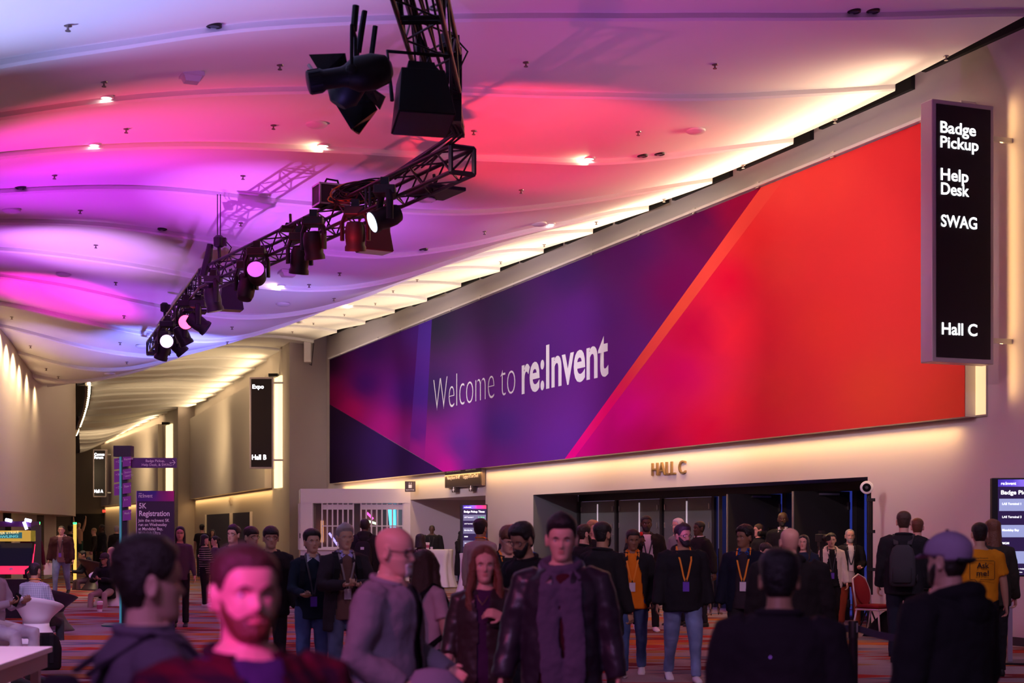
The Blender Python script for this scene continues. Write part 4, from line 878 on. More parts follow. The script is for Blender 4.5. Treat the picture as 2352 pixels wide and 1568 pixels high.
def person(label, px, d, h=None, top=None, face=0, pose='stand', arms=('down', 'down'), lean=0, yaw=0, pitch=0, roll=0, build=1.0, skin='light', hair=('short', 'black'), hv=1.0, beard=None, jaw=1.0, fat=0.0,
           shirt=(.5, .5, .5), spat=None, sleeve=1.0, jacket=None, jpat=None, jopen=None, jlen=-.16, trousers=(.02, .02, .025), tpat=None, shoes=(.02, .02, .02), lan=None, badge=None, glasses=None, hood=None, collar=None, cap=None, scarf=None, extra=None, z0=0.0, seat=.45, belly=0.0, skirt=None):
    X = (px-CX)/F*d
    if h is None: h = H+(HY-top)/F*d
    s = h/1.75; vox = .0052 if d < 10 else (.0062 if d < 20 else (.0085 if d < 30 else .0125))
    pz = POSES[pose]['l']; seated = pose == 'sit'
    lr = math.radians(lean)
    def legdir(a): a = math.radians(a); return Vector((0, -math.sin(a), -math.cos(a)))
    TH, SH = .435, .43; hipz = 0
    low = min((legdir(pz[0])*TH+legdir(pz[1])*SH).z, (legdir(pz[2])*TH+legdir(pz[3])*SH).z)
    pel = Vector((0, 0, (seat/s+.10) if seated else (.085-low)))
    if seated and top is not None:      # seated figures are life size; the head height follows from the seat
        s = 1.0; pel.z = seat+.10
    def sp(x, y, z):                    # point of the upright torso bent forward by the lean
        k = sstep(-.05, .25, z)*lr; v = Vector((x, y, z)); c, n = math.cos(k), math.sin(k); return pel+Vector((v.x, v.y*c-v.z*n, v.y*n+v.z*c))
    b_ = build; up = (sp(0, 0, .54)-sp(0, 0, .40)).normalized()
    neck = sp(0, .01, .520)
    HR = Matrix.Rotation(math.radians(yaw), 4, 'Z') @ Matrix.Rotation(math.radians(lean*.45+pitch), 4, 'X') @ Matrix.Rotation(math.radians(roll), 4, 'Y')
    T = Matrix.Translation(neck+up*.046+Vector((0, -.014, 0))) @ HR @ Matrix.Translation((0, .0, 0))
    if top is not None:
        zt = H+(HY-top)/F*d; cur = (T @ Vector((0, 0, .247))).z
        if seated:
            dz_ = zt-cur; pel.z += dz_; neck = sp(0, .01, .520); T = Matrix.Translation((0, 0, dz_)) @ T
        else: s = zt/cur
        if not seated and not .86 < s < 1.13: print('scale', label, round(s, 3))
    mb = MB()
    # ---- skeleton of the arms
    A = []
    for sd, an in ((-1, arms[0]), (1, arms[1])):      # -x is the person's right
        f1, a1, f2, a2 = [math.radians(v) for v in (ARMS[an] if isinstance(an, str) else an)]
        f1 += lr*.7; f2 += lr*.7
        sh = sp(sd*.174*b_, .01, .458); d1 = Vector((sd*math.sin(a1), -math.sin(f1)*math.cos(a1), -math.cos(f1)*math.cos(a1))); d2 = Vector((sd*math.sin(a2), -math.sin(f2)*math.cos(a2), -math.cos(f2)*math.cos(a2)))
        el = sh+d1*.285; wr_ = el+d2*.25; A.append((sd, sh, el, wr_, d1, d2, an))
    Lg = []
    for sd, a, b2 in ((-1, pz[0], pz[1]), (1, pz[2], pz[3])):
        hp = pel+Vector((sd*.092*b_, 0, -.02)); out = Vector((sd*(.16 if seated else .02), 0, 0)); kn = hp+(legdir(a)+out).normalized()*TH; an_ = kn+legdir(b2)*SH; Lg.append((sd, hp, kn, an_, b2))
    # ---- body
    TR = [(-.12, .14, .10), (-.04, .165, .115), (.06, .155, .11), (.16, .145, .105), (.26, .150, .11), (.36, .170, .118), (.44, .172, .112), (.485, .152, .095), (.515, .110, .078), (.54, .072, .068), (.56, .057, .060)]
    mb.rings([[sp(x*b_*math.cos(a), y*b_*math.sin(a), z) for a in np.linspace(0, 2*math.pi, 20, endpoint=False)] for z, x, y in TR])
    mb.tube([neck-up*.04, neck+up*.05, T @ Vector((0, .01, .06))], [.062, .056, .052], 14)
    head_mesh(mb, T, jaw, fat)
    for sd, sh, el, wr_, d1, d2, an in A:
        mb.tube([sh, sh.lerp(el, .5), el, el.lerp(wr_, .35), wr_], [.044*b_, .044*b_, .040, .039, .026], 12, round_=True)
        dd = d2; inn = Vector((-sd, 0, 0)) if dd.z < -.6 else Vector((0, 0, 1)) if an in ('hold', 'fwd', 'hold2', 'phone') and dd.z > -.6 else Vector((0, .7, -.2)) if an in ('chest', 'camera') else Vector((-sd, 0, 0))
        pn = (inn-dd*inn.dot(dd)).normalized(); sv = dd.cross(pn).normalized()
        fwd = Vector((0, -1, 0)) if abs(sv.y) > .3 else Vector((-sd, 0, 0)); th_s = 1 if sv.dot(fwd) > 0 else -1
        pr_ = [(0, .027, .019), (.03, .036, .017), (.06, .041, .016), (.085, .041, .014), (.092, .034, .010)]
        mb.rings([[wr_+dd*l+sv*(w2*math.cos(a))+pn*(t2*math.sin(a)) for a in np.linspace(0, 2*math.pi, 12, endpoint=False)] for l, w2, t2 in pr_])
        cu = {'down': (22, 30, 25), 'hold': (38, 48, 30), 'hold2': (38, 48, 30), 'phone': (40, 50, 35), 'chest': (30, 45, 40), 'camera': (55, 60, 40), 'up': (10, 15, 10), 'fwd': (15, 22, 16)}.get(an if isinstance(an, str) else 'down', (24, 34, 28))
        for i, (off_, ln) in enumerate(((.030, .070), (.0105, .078), (-.0095, .073), (-.028, .058))):
            p = wr_+dd*.084+sv*off_*th_s; pts = [p-dd*.012, p]; an_ = 0
            for c_, l in zip(cu, (.42, .33, .25)):
                an_ += math.radians(c_+i*4); p = p+(dd*math.cos(an_)+pn*math.sin(an_)+sv*th_s*.05*(1.2-i*.8))*ln*l; pts.append(p)
            mb.tube(pts, [.0088, .0086, .0082, .0076, .0066], 8, round_=True)
        p = wr_+dd*.022+sv*.024*th_s; q = p+(dd*.6+sv*th_s*.75+pn*.25).normalized()*.040; r2 = q+(dd*.85+sv*th_s*.22+pn*.45).normalized()*.030
        mb.tube([p-sv*th_s*.01, p, q, r2], [.013, .0125, .0105, .0085], 8, round_=True)
    for sd, hp, kn, an_, b2 in Lg: mb.tube([hp, hp.lerp(kn, .4), kn, kn.lerp(an_, .3), an_], [.080*b_, .074*b_, .052, .050, .036], 12, round_=True)
    root = bpy.data.objects.new('person', bpy.data.meshes.new('person')); C.objects.link(root); root.location = (X, d, z0); root.rotation_euler = (0, 0, math.radians(face)); root.scale = (s, s, s)
    tag(root, label, 'person')
    def fin_to(o_name, mtl, parent, pred=None, existing=None):
        def fin(me):
            me.materials.clear(); me.materials.append(mtl); me.name = o_name
            if pred is not None:
                bm = bmesh.new(); bm.from_mesh(me); kill = [f for f in bm.faces if pred(f.calc_center_median())]; bmesh.ops.delete(bm, geom=kill, context='FACES'); bm.to_mesh(me); bm.free()
            for p in me.polygons: p.use_smooth = True
            if existing: existing.data = me
            else: link(o_name, me, parent)
        return fin
    job(mb, 'person', vox, fin_to('person', skin_mat(skin), None, existing=root), 2, fac=.4)
    def part(m2, nm, mtl, smooth=True, auto=None): return m2.build(nm, mtl, root, smooth=smooth, auto=auto)
    seed = (px*7.13) % 50
    # ---- clothes
    vc = .011 if d < 12 else (.014 if d < 25 else .02); wr = 1.0
    def torso(m2, grow, z_lo, z_hi=.525, flare=1.0):
        R = []
        for z in np.linspace(z_lo, z_hi, 12):
            x = float(np.interp(z, [q[0] for q in TR], [q[1] for q in TR])); y = float(np.interp(z, [q[0] for q in TR], [q[2] for q in TR]))
            g = grow*(1 if z < .47 else .6); be = belly*math.exp(-((z-.08)/.13)**2); k = 1+(flare-1)*sstep(.2, -.3, z) if z < .2 else 1
            x = max(x, .165) if z < .36 else x; y = max(y, .114) if z < .36 else y
            R.append([sp((x*b_+g)*math.cos(a)*k, ((y*b_+g)*math.sin(a))*k-(be if math.sin(a) < 0 else 0)*abs(math.sin(a)), z) for a in np.linspace(0, 2*math.pi, 28, endpoint=False)])
        m2.rings(R)
    def sleeves(m2, grow, ln):
        for sd, sh, el, wr_, d1, d2, an in A:
            if ln >= 1: pts = [sh+Vector((-sd*.05, 0, .005)), sh, sh.lerp(el, .5), el, el.lerp(wr_, .5), wr_+d2*.01]; rr = [.058, .062, .058, .053, .046, .038]
            elif ln > .55: pts = [sh+Vector((-sd*.05, 0, .005)), sh, sh.lerp(el, .5), el, el.lerp(wr_, .35)]; rr = [.060, .062, .056, .052, .048]
            else: pts = [sh+Vector((-sd*.05, 0, .005)), sh, sh.lerp(el, .45), sh.lerp(el, .72)]; rr = [.060, .064, .064, .066]
            m2.tube(pts, [r*b_+grow for r in rr], 14)
    m2 = MB(); torso(m2, .014, -.13 if not jacket else max(-.13, jlen+.03)); sleeves(m2, .004, sleeve) if not jacket else None
    job(m2, 'shirt', vc, fin_to('shirt', cloth(shirt, spat), root), 3, .020 if d < 30 else 0, .15, seed)
    if jacket:
        m2 = MB(); torso(m2, .036, jlen, .53, 1.12 if jlen < -.2 else 1.0); sleeves(m2, .016, sleeve)
        pred = None
        if jopen:
            ip = [sp(0, 0, z) for z in (-.2, 0, .2, .4, .5)]
            def pred(c, jo=jopen):
                zz = c.z-pel.z; yc = float(np.interp(zz, [-.5, 0, .25, .55], [0, 0, -math.sin(lr)*.2, -math.sin(lr)*.5]))
                return c.y < yc-.045 and abs(c.x) < float(np.interp(zz, [jlen, .05, .30, .46, .52], [jo*1.5, jo, jo*.85, .05, .06])) and all((Vector((c.x, c.y, c.z))-(e+(w3-e)*max(0, min(1, (Vector((c.x, c.y, c.z))-e).dot(w3-e)/(w3-e).length_squared)))).length > .075 for _, _, e, w3, _, _, _ in A)
        job(m2, 'jacket', vc, fin_to('jacket', cloth(jacket, jpat), root, pred), 3, .026, .17, seed)
        if jopen:          # turned front edges of the open jacket
            pass
    m2 = MB()
    m2.rings([[sp(x*b_*math.cos(a), y*b_*math.sin(a), z) for a in np.linspace(0, 2*math.pi, 24, endpoint=False)] for z, x, y in ((.06, .150, .105), (0, .166, .117), (-.06, .172, .120), (-.11, .165, .11))])
    for sd, hp, kn, an_, b2 in Lg: m2.tube([hp+Vector((0, 0, .02)), hp.lerp(kn, .4), kn, kn.lerp(an_, .4), an_+Vector((0, 0, .0))], [.098*b_, .090*b_, .072*b_, .064, .058], 14)
    job(m2, 'trousers', vc, fin_to('trousers', cloth(trousers, tpat), root), 3, .018 if d < 30 else 0, .12, seed)
    if skirt is not None: pass
    if d < 45:
        for sd, hp, kn, an_, b2 in Lg:
            pt = math.radians(-b2*.5 if not seated else 0); m3 = MB(); Rf = Matrix.Rotation(pt, 3, 'X')
            m3.rings([[an_+Rf @ Vector((x*math.cos(a), y, -.075+zz+hh*math.sin(a))) for a in np.linspace(0, 2*math.pi, 12, endpoint=False)] for y, x, zz, hh in ((.075, .018, .032, .020), (.065, .034, .045, .045), (.02, .040, .05, .056), (-.05, .042, .036, .044), (-.11, .047, .028, .034), (-.165, .042, .022, .026), (-.195, .022, .018, .016))])
            so = part(m3, 'shoe', mat('shoe_%02x%02x%02x' % tuple(int(c*255) for c in shoes), shoes, .5), True)
            if d < 20:
                m3 = MB(); m3.rings([[an_+Rf @ Vector((x*math.cos(a), yc+yy*math.sin(a), z)) for a in np.linspace(0, 2*math.pi, 16, endpoint=False)] for z, x, yc, yy in ((-.090, .044, -.06, .135), (-.062, .046, -.06, .140))]); m3.build('sole', mat('sole_dark' if sum(shoes) > 1 else 'sole_black', (.10, .05, .09) if sum(shoes) > 1 else (.01, .01, .01), .7), so)
    # ---- hair, beard, cap
    hm = hair_mat(hair[1]) if hair else None
    if hair and cap is None:
        m2 = MB(); shell(m2, T, hair_thick(hair[0], seed, hv), jaw, fat)
        ln = {'long': -.20, 'bob': -.02, 'longest': -.32}.get(hair[0])
        if hair[0] == 'bun': m2.ball(T @ Vector((0, .115, .16)), (.045, .04, .045), 12)
        if ln is not None:
            def crescent(z):
                k = (z-ln)/(.17-ln); a0 = math.radians(62 if z > .02 else 50); o1 = []; o2 = []
                for a in np.linspace(a0, 2*math.pi-a0, 18):
                    rr = (.096+.022*math.sin(3.1*a+seed)*0+.03*(1-k)); ww = .012*noise.noise(Vector((a*3, z*9, seed)))
                    o1.append(T @ Vector(((rr+ww)*math.sin(a)*.92, -(rr+ww)*math.cos(a)*.98+.012, z))); o2.append(T @ Vector(((rr-.034)*math.sin(a)*.92, -(rr-.03)*math.cos(a)+.012, z)))
                return o1+o2[::-1]
            m2.rings([crescent(z) for z in np.linspace(ln, .17, 10)])
            if hair[0] == 'long':
                for sd in (-1, 1):
                    for k in range(4):
                        w_ = lambda i: .010*math.sin(i*2.1+k*1.9+seed+sd)
                        m2.tube([T @ Vector((sd*(x+w_(i)), y-.012*k+.02+w_(i+1), z)) for i, (x, y, z) in enumerate(((.070, -.035, .185), (.080, -.035, .12), (.088, -.04, .03), (.10, -.05, -.06), (.105, -.075, -.14), (.098-.008*k, -.10, -.21-.015*k)))], [.012, .020, .024, .026, .022, .008], 8)
        job(m2, 'hair', max(.0055, vox*.9), fin_to('hair', hm, root), 2, fac=.35)
    elif cap is not None:
        def ct(p, z):
            d0 = z-(.135 if abs(p) < 1.9 else .115); return .016*sstep(0, .01, d0)+.004*sstep(.1, .23, z) if d0 > 0 else 0
        m2 = MB(); shell(m2, T, ct, jaw, fat); back = isinstance(cap, tuple) and len(cap) > 3; cc_ = cap[:3]; sg = 1 if back else -1
        job(m2, 'cap', vox, fin_to('cap', cloth(cc_), root), 2)
        part(MB().rings([[T @ Vector((.072*math.sin(a)*k, -.085-.075*k2*math.cos(a), .150-.02*k2*math.cos(a)+q)) for a in np.linspace(-1.5, 1.5, 12)] for k, k2, q in ((1.0, .2, .0), (1.0, 1.0, 0), (1.0, 1.0, -.006), (1.0, .2, -.006))], close=False), 'brim', cloth(cc_))
        if back: part(MB().tube([T @ Vector((.055, .090, .125)), T @ Vector((0, .117, .118)), T @ Vector((-.055, .090, .125))], .012, 8, ry=.024, ref=(0, 0, 1)), 'strap', blackp); part(MB().ball(T @ Vector((0, -.002, .256)), (.009, .009, .005), 8), 'button', blackp)
        if hair:
            m2 = MB(); f0 = hair_thick(hair[0], seed, hv); shell(m2, T, lambda p, z: f0(p, z) if z < .15 else 0, jaw, fat)
            if hair[0] == 'long': m2.tube([T @ Vector((.075, .03, .12)), T @ Vector((.09, 0, 0)), T @ Vector((.09, -.03, -.16))], [.03, .04, .03], 10); m2.tube([T @ Vector((-.075, .03, .12)), T @ Vector((-.09, 0, 0)), T @ Vector((-.09, -.03, -.16))], [.03, .04, .03], 10)
            job(m2, 'hair', max(.0055, vox), fin_to('hair', hm, root), 2)
    if beard:
        bk, bt = beard[:2]; ga = beard[2] if len(beard) > 2 else 88
        def bf(p, z):
            a = abs(math.degrees(p)); x = abs(head_pt(p, z).x)
            if a > ga or z > .105 or (ga < 60 and z > .07): return 0
            line = float(np.interp(a, [0, 18, 40, 60, 80], [.078, .074, .062, .085, .120])); dd_ = line-z
            if a < 24 and .050 < z < .060 and x < .022: return 0
            return bt*sstep(0, .012, dd_)*(1+.3*noise.noise(head_pt(p, z)*60)) if dd_ > 0 else 0
        m2 = MB(); shell(m2, T, bf, jaw, fat, -.006); job(m2, 'beard', max(.005, vox*.85), fin_to('beard', hair_mat(bk), root), 1, fac=.3)
    # ---- face
    vis = abs(((face+yaw+180) % 360)-180) < 110
    if vis:
        for sd in (-1, 1):
            m3 = MB(); c = head_pt(math.asin(.43)*sd, .119, jaw, fat)+Vector((0, .0030, 0)); c.x = sd*.031
            if d < 42:
                m3.ball(T @ c, (.0118, .0118, .0100), 12); m3.k = 1; m3.ball(T @ (c+Vector((0, -.0072, 0))), (.0056, .0050, .0056), 10)
                m3.build('eye', [mat('eye_white', (.62, .58, .56), .25), mat('iris_dark', (.015, .010, .008), .15)], root, smooth=True)
            if d < 30 and hair is not None or d < 20:
                bc = hair_mat(hair[1] if hair else 'grey'); pts = [T @ (head_pt(sd*a, z)+Vector((0, -.002, 0))) for a, z in ((.17, .136), (.36, .141), (.58, .135))]
                part(MB().tube(pts, [.0022, .0042, .0020], 6), 'eyebrow', bc)
        if d < 30:
            lm = mat('lips_'+skin, tuple(min(1, a*b) for a, b in zip(SKIN[skin], (.85, .55, .58))), .4)
            for zc, kk in ((.0622, 1), (.0525, 1.15)):
                part(MB().tube([T @ (head_pt(a, zc+(.0015 if abs(a) < .1 and kk == 1 else 0))+Vector((0, .0012, 0))) for a in (-.28, -.14, 0, .14, .28)], [.0018, .0036*kk, .0042*kk, .0036*kk, .0018], 8), 'lip', lm)
    if glasses:
        m3 = MB()
        for sd in (-1, 1):
            c = head_pt(sd*.44, .117)+Vector((0, -.012, 0)); c.x = sd*.033
            m3.tube([T @ (c+Vector((.0255*math.cos(a), abs(math.cos(a))*.0+(.006 if sd*math.cos(a) > .5 else 0), .019*math.sin(a)))) for a in np.linspace(0, 2*math.pi, 17)], .0017 if glasses != 'thick' else .0028, 5)
            m3.tube([T @ Vector((sd*.060, -.092, .120)), T @ Vector((sd*.078, -.045, .123)), T @ Vector((sd*.080, .010, .122))], .0020, 5)
        m3.tube([T @ Vector((-.010, -.108, .120)), T @ Vector((0, -.111, .122)), T @ Vector((.010, -.108, .120))], .0018, 5)
        part(m3, 'glasses', mat('frame_dark', (.02, .018, .02), .3) if glasses != 'wire' else steelm)
    # ---- collar, hood, scarf, lanyard
    top_grow = .036 if jacket else .014
    def neckring(z, r, ry, th, nm, c, gap=.0, zf=0, pat=None):
        pts = [sp((r)*math.sin(a), -(ry)*math.cos(a)+.004, z+zf*math.cos(a)) for a in np.linspace(gap, 2*math.pi-gap, 22)]
        return part(MB().tube(pts, th, 10, ry=th*1.6), nm, cloth(c, pat))
    if collar is not None:
        for sd in (-1, 1):
            m3 = MB(); m3.prism([sp(sd*.012, -.086, .515), sp(sd*.062, -.054, .56), sp(sd*.070, -.03, .545), sp(sd*.066, -.116, .475)], (sp(0, -.006, .5)-sp(0, 0, .5))); m3.build('collar', cloth(collar), root)
        neckring(.548, .068, .066, .011, 'collar_band', collar, .5)
    if jacket and hood is None and scarf is None: neckring(.532, .088, .084, .015, 'jacket_collar', tuple(c*1.15 for c in jacket), .55 if jopen else .25, -.012, jpat)
    if hood is not None:
        m3 = MB(); pts = [sp(.098*math.sin(a), .014-.098*math.cos(a)*(1.0 if math.cos(a) > 0 else 1.22),   .522-.030*math.cos(a)) for a in np.linspace(.30, 2*math.pi-.30, 24)]
        m3.tube(pts, [.022+.026*(1-math.cos(a))/2 for a in np.linspace(.30, 2*math.pi-.30, 24)], 12)
        m3.ball(sp(0, .135, .46), (.105, .055, .09), 14)
        job(m3, 'hood', vc, fin_to('hood', cloth(hood), root), 3, .012, .08)
    if scarf is not None:
        m3 = MB(); pts = [sp(.088*math.sin(a), .006-.088*math.cos(a), .535-.025*math.cos(a)) for a in np.linspace(0, 2*math.pi, 22)]
        m3.tube(pts, .030, 10, ry=.042)
        for sd, dx, zl in ((-1, .060, -.36), (1, .066, -.40)):
            P_ = [sp(sd*.06, -.085, .50)]+[sp(sd*(dx+.012*math.sin(z*9+sd)), -(.150+.004*math.sin(14*z)+(.02 if z < .1 else 0)), z) for z in np.linspace(.42, zl, 9)]
            m3.tube(P_, [.05]+[.062]*9, 12, ry=[.022]+[.016]*9, ref=(1, 0, 0))
            for i in range(9): q = P_[-1]+Vector((-.055+.0137*i, 0, 0)); m3.tube([q, q+Vector((.003*(i % 3-1), 0, -.075))], .005, 5)
        job(m3, 'scarf', .010, fin_to('scarf', cloth(scarf), root), 2, .016, .06)
    if lan is not None:
        lm = mat('lanyard_%02x%02x%02x' % tuple(int(max(0, c)**.4545*255) for c in lan), lan, .6); zb_ = .13 if badge != 'low' else .06
        g = top_grow if not jopen else .016
        fy = lambda z: -(float(np.interp(z, [q[0] for q in TR], [q[2] for q in TR]))*b_+g+.014+belly*math.exp(-((z-.08)/.13)**2)*.9)
        for sd in (-1, 1):
            m3 = MB(); pts = [sp(sd*.066, .03, .568), sp(sd*.074, -.035, .560), sp(sd*.074, -.100, .50)]+[sp(sd*x, fy(z), z) for x, z in ((.062, .42), (.045, .34), (.026, .25), (.006, zb_+.06))]
            strip(m3, pts, .018, [(sd*.8, 0, .6), (sd*.6, -.5, .6), (0, -1, .5)]+[(0, -1, .1)]*4, .003); m3.build('lanyard', lm, root)
        part(MB().tube([sp(-.066, .03, .568), sp(-.04, .068, .570), sp(.04, .068, .570), sp(.066, .03, .568)], .006, 6), 'lanyard', lm)
        bm_ = mat('badge_violet', (.16, .06, .55), .35) if badge in ('violet', 'low') else mat('badge_white', (.75, .62, .72), .35)
        c = sp(0, fy(zb_)-.006, zb_); mb_ = MB().box(c, (.070, .005, .105), Matrix.Rotation(-lr*.6, 3, 'X')); bo_ = mb_.build('badge', bm_, root)
        MB().box(sp(0, fy(zb_)-.008, zb_+.065), (.016, .008, .026)).build('clip', blackp, bo_)
    ctx = dict(root=root, sp=sp, A=A, T=T, s=s, X=X, d=d, part=part, TR=TR, b=b_, top_grow=top_grow)
    root['_']=0; del root['_']
    if extra: extra(ctx)
    return ctx
def to_world(ctx, p):
    o = ctx['root']; return Matrix.Translation(o.location) @ Matrix.Rotation(o.rotation_euler.z, 4, 'Z') @ Matrix.Diagonal((ctx['s'],)*3+(1,)) @ Vector(p)
def held(ctx, side, name, make, label, cat, along=.075, off=(0, 0, 0), rz=0):      # a thing in the hand of a person
    sd, sh, el, wr_, d1, d2, an = ctx['A'][0 if side < 0 else 1]; p = to_world(ctx, wr_+d2*along+Vector(off)); o = make(name); o.location = p; o.rotation_euler.z = ctx['root'].rotation_euler.z+rz; return tag(o, label, cat)
def backpack(ctx, label, c=(.02, .02, .024), red=False, patch=False, strap_only=False):
    root = ctx['root']; sp, b = ctx['sp'], ctx['b']; g = ctx['top_grow']
    e = empty('backpack', root.location, root.rotation_euler.z, label, 'backpack'); e.scale = root.scale
    m = MB(); y = .115*b+g+.015
    m.rings([[sp(x*abs(math.cos(a))**.6*(1 if math.cos(a) >= 0 else -1), y+.075+dp*abs(math.sin(a))**.6*(1 if math.sin(a) >= 0 else -1), z) for a in np.linspace(0, 2*math.pi, 20, endpoint=False)] for z, x, dp in ((-.06, .11, .05), (-.04, .145, .075), (.1, .15, .085), (.28, .145, .078), (.38, .115, .06), (.42, .07, .035))])
    m.build('bag_body', cloth(c), e, smooth=True)
    MB().rings([[sp(x*math.cos(a), y+.15+dp*math.sin(a), z) for a in np.linspace(0, 2*math.pi, 16, endpoint=False)] for z, x, dp in ((-.02, .09, .02), (.0, .11, .035), (.15, .11, .035), (.17, .09, .02))]).build('front_pocket', cloth(tuple(v*.8 for v in c)), e, smooth=True)
    for sd in (-1, 1):
        m = MB(); fy = .118*b+g+.02; strip(m, [sp(sd*.075, y+.02, .42), sp(sd*.10, .02, .535), sp(sd*.105, -.080, .50), sp(sd*.115, -fy, .38), sp(sd*.128, -fy+.01, .24), sp(sd*.16, -.06, .12), sp(sd*.15, y, .02)], .052, [(0, .3, 1), (0, 0, 1), (0, -.6, .8), (0, -1, .2), (0, -1, 0), (sd, -.6, 0), (sd, .3, 0)], .010); m.build('strap', cloth(tuple(v*.9 for v in c)), e)
    if red: MB().box(sp(.09, y+.05, .46), (.075, .05, .06)).build('red_tag', cloth((.5, .02, .03)), e)
    if patch:
        MB().box(sp(0, y+.165, .30), (.06, .004, .045)).build('patch', cloth((.45, .5, .6)), e); MB().lathe(sp(0, y+.19, .08), [(.02, 0), (.035, .002)], 14, Matrix.Rotation(math.pi/2, 3, 'X')).build('round_patch', cloth((.6, .35, .3)), e)
    return e
def mk_phone(n): return MB().box((0, 0, .02), (.010, .072, .145), Matrix.Rotation(.5, 3, 'X')).build(n, blackp, bevel=.004)
def mk_wallet(n): return MB().box((0, -.02, .01), (.085, .10, .015)).build(n, cloth((.25, .12, .04), 'leather'), bevel=.004)
def mk_paper(n): return MB().box((0, 0, -.16), (.22, .012, .30)).build(n, mat('paper', (.80, .76, .82), .6))
def mk_mic(n):
    e = empty(n); MB().tube([(0, 0, -.08), (0, 0, .08)], .014, 8).build('handle', blackp, e); MB().ball((0, 0, .11), (.028, .028, .034), 12).build('foam_top', cloth((.75, .03, .03)), e, smooth=True); return e
def mk_cup(n):
    e = empty(n); MB().lathe((0, 0, 0), [(.030, 0), (.042, .12)], 16).build('cup_body', mat('paper_cup', (.8, .7, .72), .5), e, smooth=True, auto=40); MB().lathe((0, 0, .12), [(.044, 0), (.044, .012), (.036, .02)], 16).build('lid', mat('lid_white', (.85, .82, .85), .4), e); MB().lathe((0, 0, .035), [(.0345, 0), (.0405, .055)], 16).build('sleeve', cloth((.5, .1, .2)), e); return e
def flush_jobs():
    print('jobs', len(JOBS))
    for i in range(0, len(JOBS), 40):
        ch = JOBS[i:i+40]
        for (o, fin), me in zip(ch, evaluate([o for o, _ in ch])): fin(me)
    JOBS.clear()
# ================================================================ furniture and equipment on the floor
def fl(px, d): return ((px-CX)/F*d, d, 0)
whp = mat('chair_white_plastic', (.78, .76, .80), .35); dkp = mat('chair_dark_plastic', (.035, .02, .032), .4)
def spool_chair(px, d, rz, m, label, sc_=1.0):
    o = empty('lounge_chair', fl(px, d), rz, label, 'chair', 'hourglass lounge chairs'); o.scale = (sc_,)*3
    n = 36
    def ringz(r, z, tiltz, t=0): return [Vector((r*math.cos(a), r*math.sin(a)*(1+.04*tiltz), z+tiltz*math.sin(a)*.16)) for a in np.linspace(0, 2*math.pi, n, endpoint=False)]
    b = MB(); b.rings([ringz(r, z, 0) for r, z in ((.38, .0), (.385, .012), (.35, .05), (.27, .15), (.205, .27), (.20, .32))]); b.build('base', m, o, smooth=True)
    b = MB(); b.rings([ringz(r, z, t) for r, z, t in ((.20, .32, 0), (.23, .40, .12), (.30, .50, .4), (.38, .59, .6), (.435, .65, .7), (.425, .66, .7), (.36, .59, .6), (.28, .50, .4), (.19, .44, .12), (.06, .43, .05))]); b.build('seat_shell', m, o, smooth=True)
    return o
spool_chair(84, 22.0, 0, whp, 'white hourglass lounge chair holding the man in the check shirt', .88).rotation_euler.z = -.25+math.pi
spool_chair(118, 24.6, 2.4, dkp, 'dark hourglass lounge chair just behind the white one', .95)
spool_chair(222, 40.8, 2.2, dkp, 'dark tilted lounge chair under the hooded figure', 1.1)
spool_chair(252, 32.5, .2, whp, 'white lounge chair under the woman in the dark cap', 1.0)
spool_chair(-36, 16.2, 2.6, whp, 'white lounge chair at the left frame edge under pale jeans', 1.0)
# white table in the lower left corner
tb = empty('white_table', (0, 0, 0), 0, 'white table corner in the lower left foreground', 'table'); c = at(121, 1483, 11.75); c.z = 0
tb.location = (c.x, c.y, 0); zt_ = .742
P_ = [Vector((0, 0, 0)), Vector((-2.2, .02, 0)), Vector((-2.2, -1.6, 0)), Vector((.12, -1.6, 0))]
MB().prism([p+Vector((0, 0, zt_-.045)) for p in P_], (0, 0, .045)).build('tabletop', mat('table_white', (.82, .78, .80), .4), tb, bevel=.006)
ctr = sum(P_, Vector())/4
MB().prism([ctr+(p-ctr)*.97+Vector((0, 0, zt_-.16)) for p in P_], (0, 0, .115)).build('apron', mat('table_edge', (.42, .36, .36), .5), tb)
for p in P_: q = ctr+(p-ctr)*.9; MB().box((q.x, q.y, (zt_-.16)/2), (.06, .06, zt_-.16)).build('leg', mat('table_edge', (0, 0, 0)), tb)
# high tables under white cloths
clothw = mat('table_linen', (.80, .76, .80), .8)
for px, d, l in ((1010, 42.5, 'tall round table with white cloth in front of the guard at the lit wall'), (1092, 36.2, 'tall round table with white cloth right of the woman in the long coat')):
    n = 72; R = []
    for r, z, f in ((.01, 1.062, 0), (.36, 1.062, 0), (.385, 1.05, 0), (.36, .9, .02), (.34, .6, .05), (.38, .3, .08), (.46, .02, .10)):
        R.append([Vector(((r+f*.6*math.sin(9*a+1.3*math.sin(a*2)))*math.cos(a), (r+f*.6*math.sin(9*a+1.3*math.sin(a*2)))*math.sin(a), z)) for a in np.linspace(0, 2*math.pi, n, endpoint=False)])
    o = empty('high_table', fl(px, d), 0, l, 'table'); MB().rings(R, cap=False).build('tablecloth', clothw, o, smooth=True)
    MB().lathe((0, 0, 0), [(.28, 0), (.28, .02), (.03, .04), (.03, 1.03), (.34, 1.035), (.34, 1.055)], 20).build('pedestal', blackm, o)
cp = mk_cup('coffee_cup'); x, y, z = fl(982, 42.2); cp.location = (x, y, 1.064); cp.scale = (1.4,)*3; tag(cp, 'pink and white paper coffee cup on the tall white table', 'cup')
cp = mk_cup('iced_drink'); cp.location = fl(229, 30.2); cp.scale = (1.5,)*3; tag(cp, 'pinkish takeaway drink cup standing on the carpet by the seated woman', 'cup')
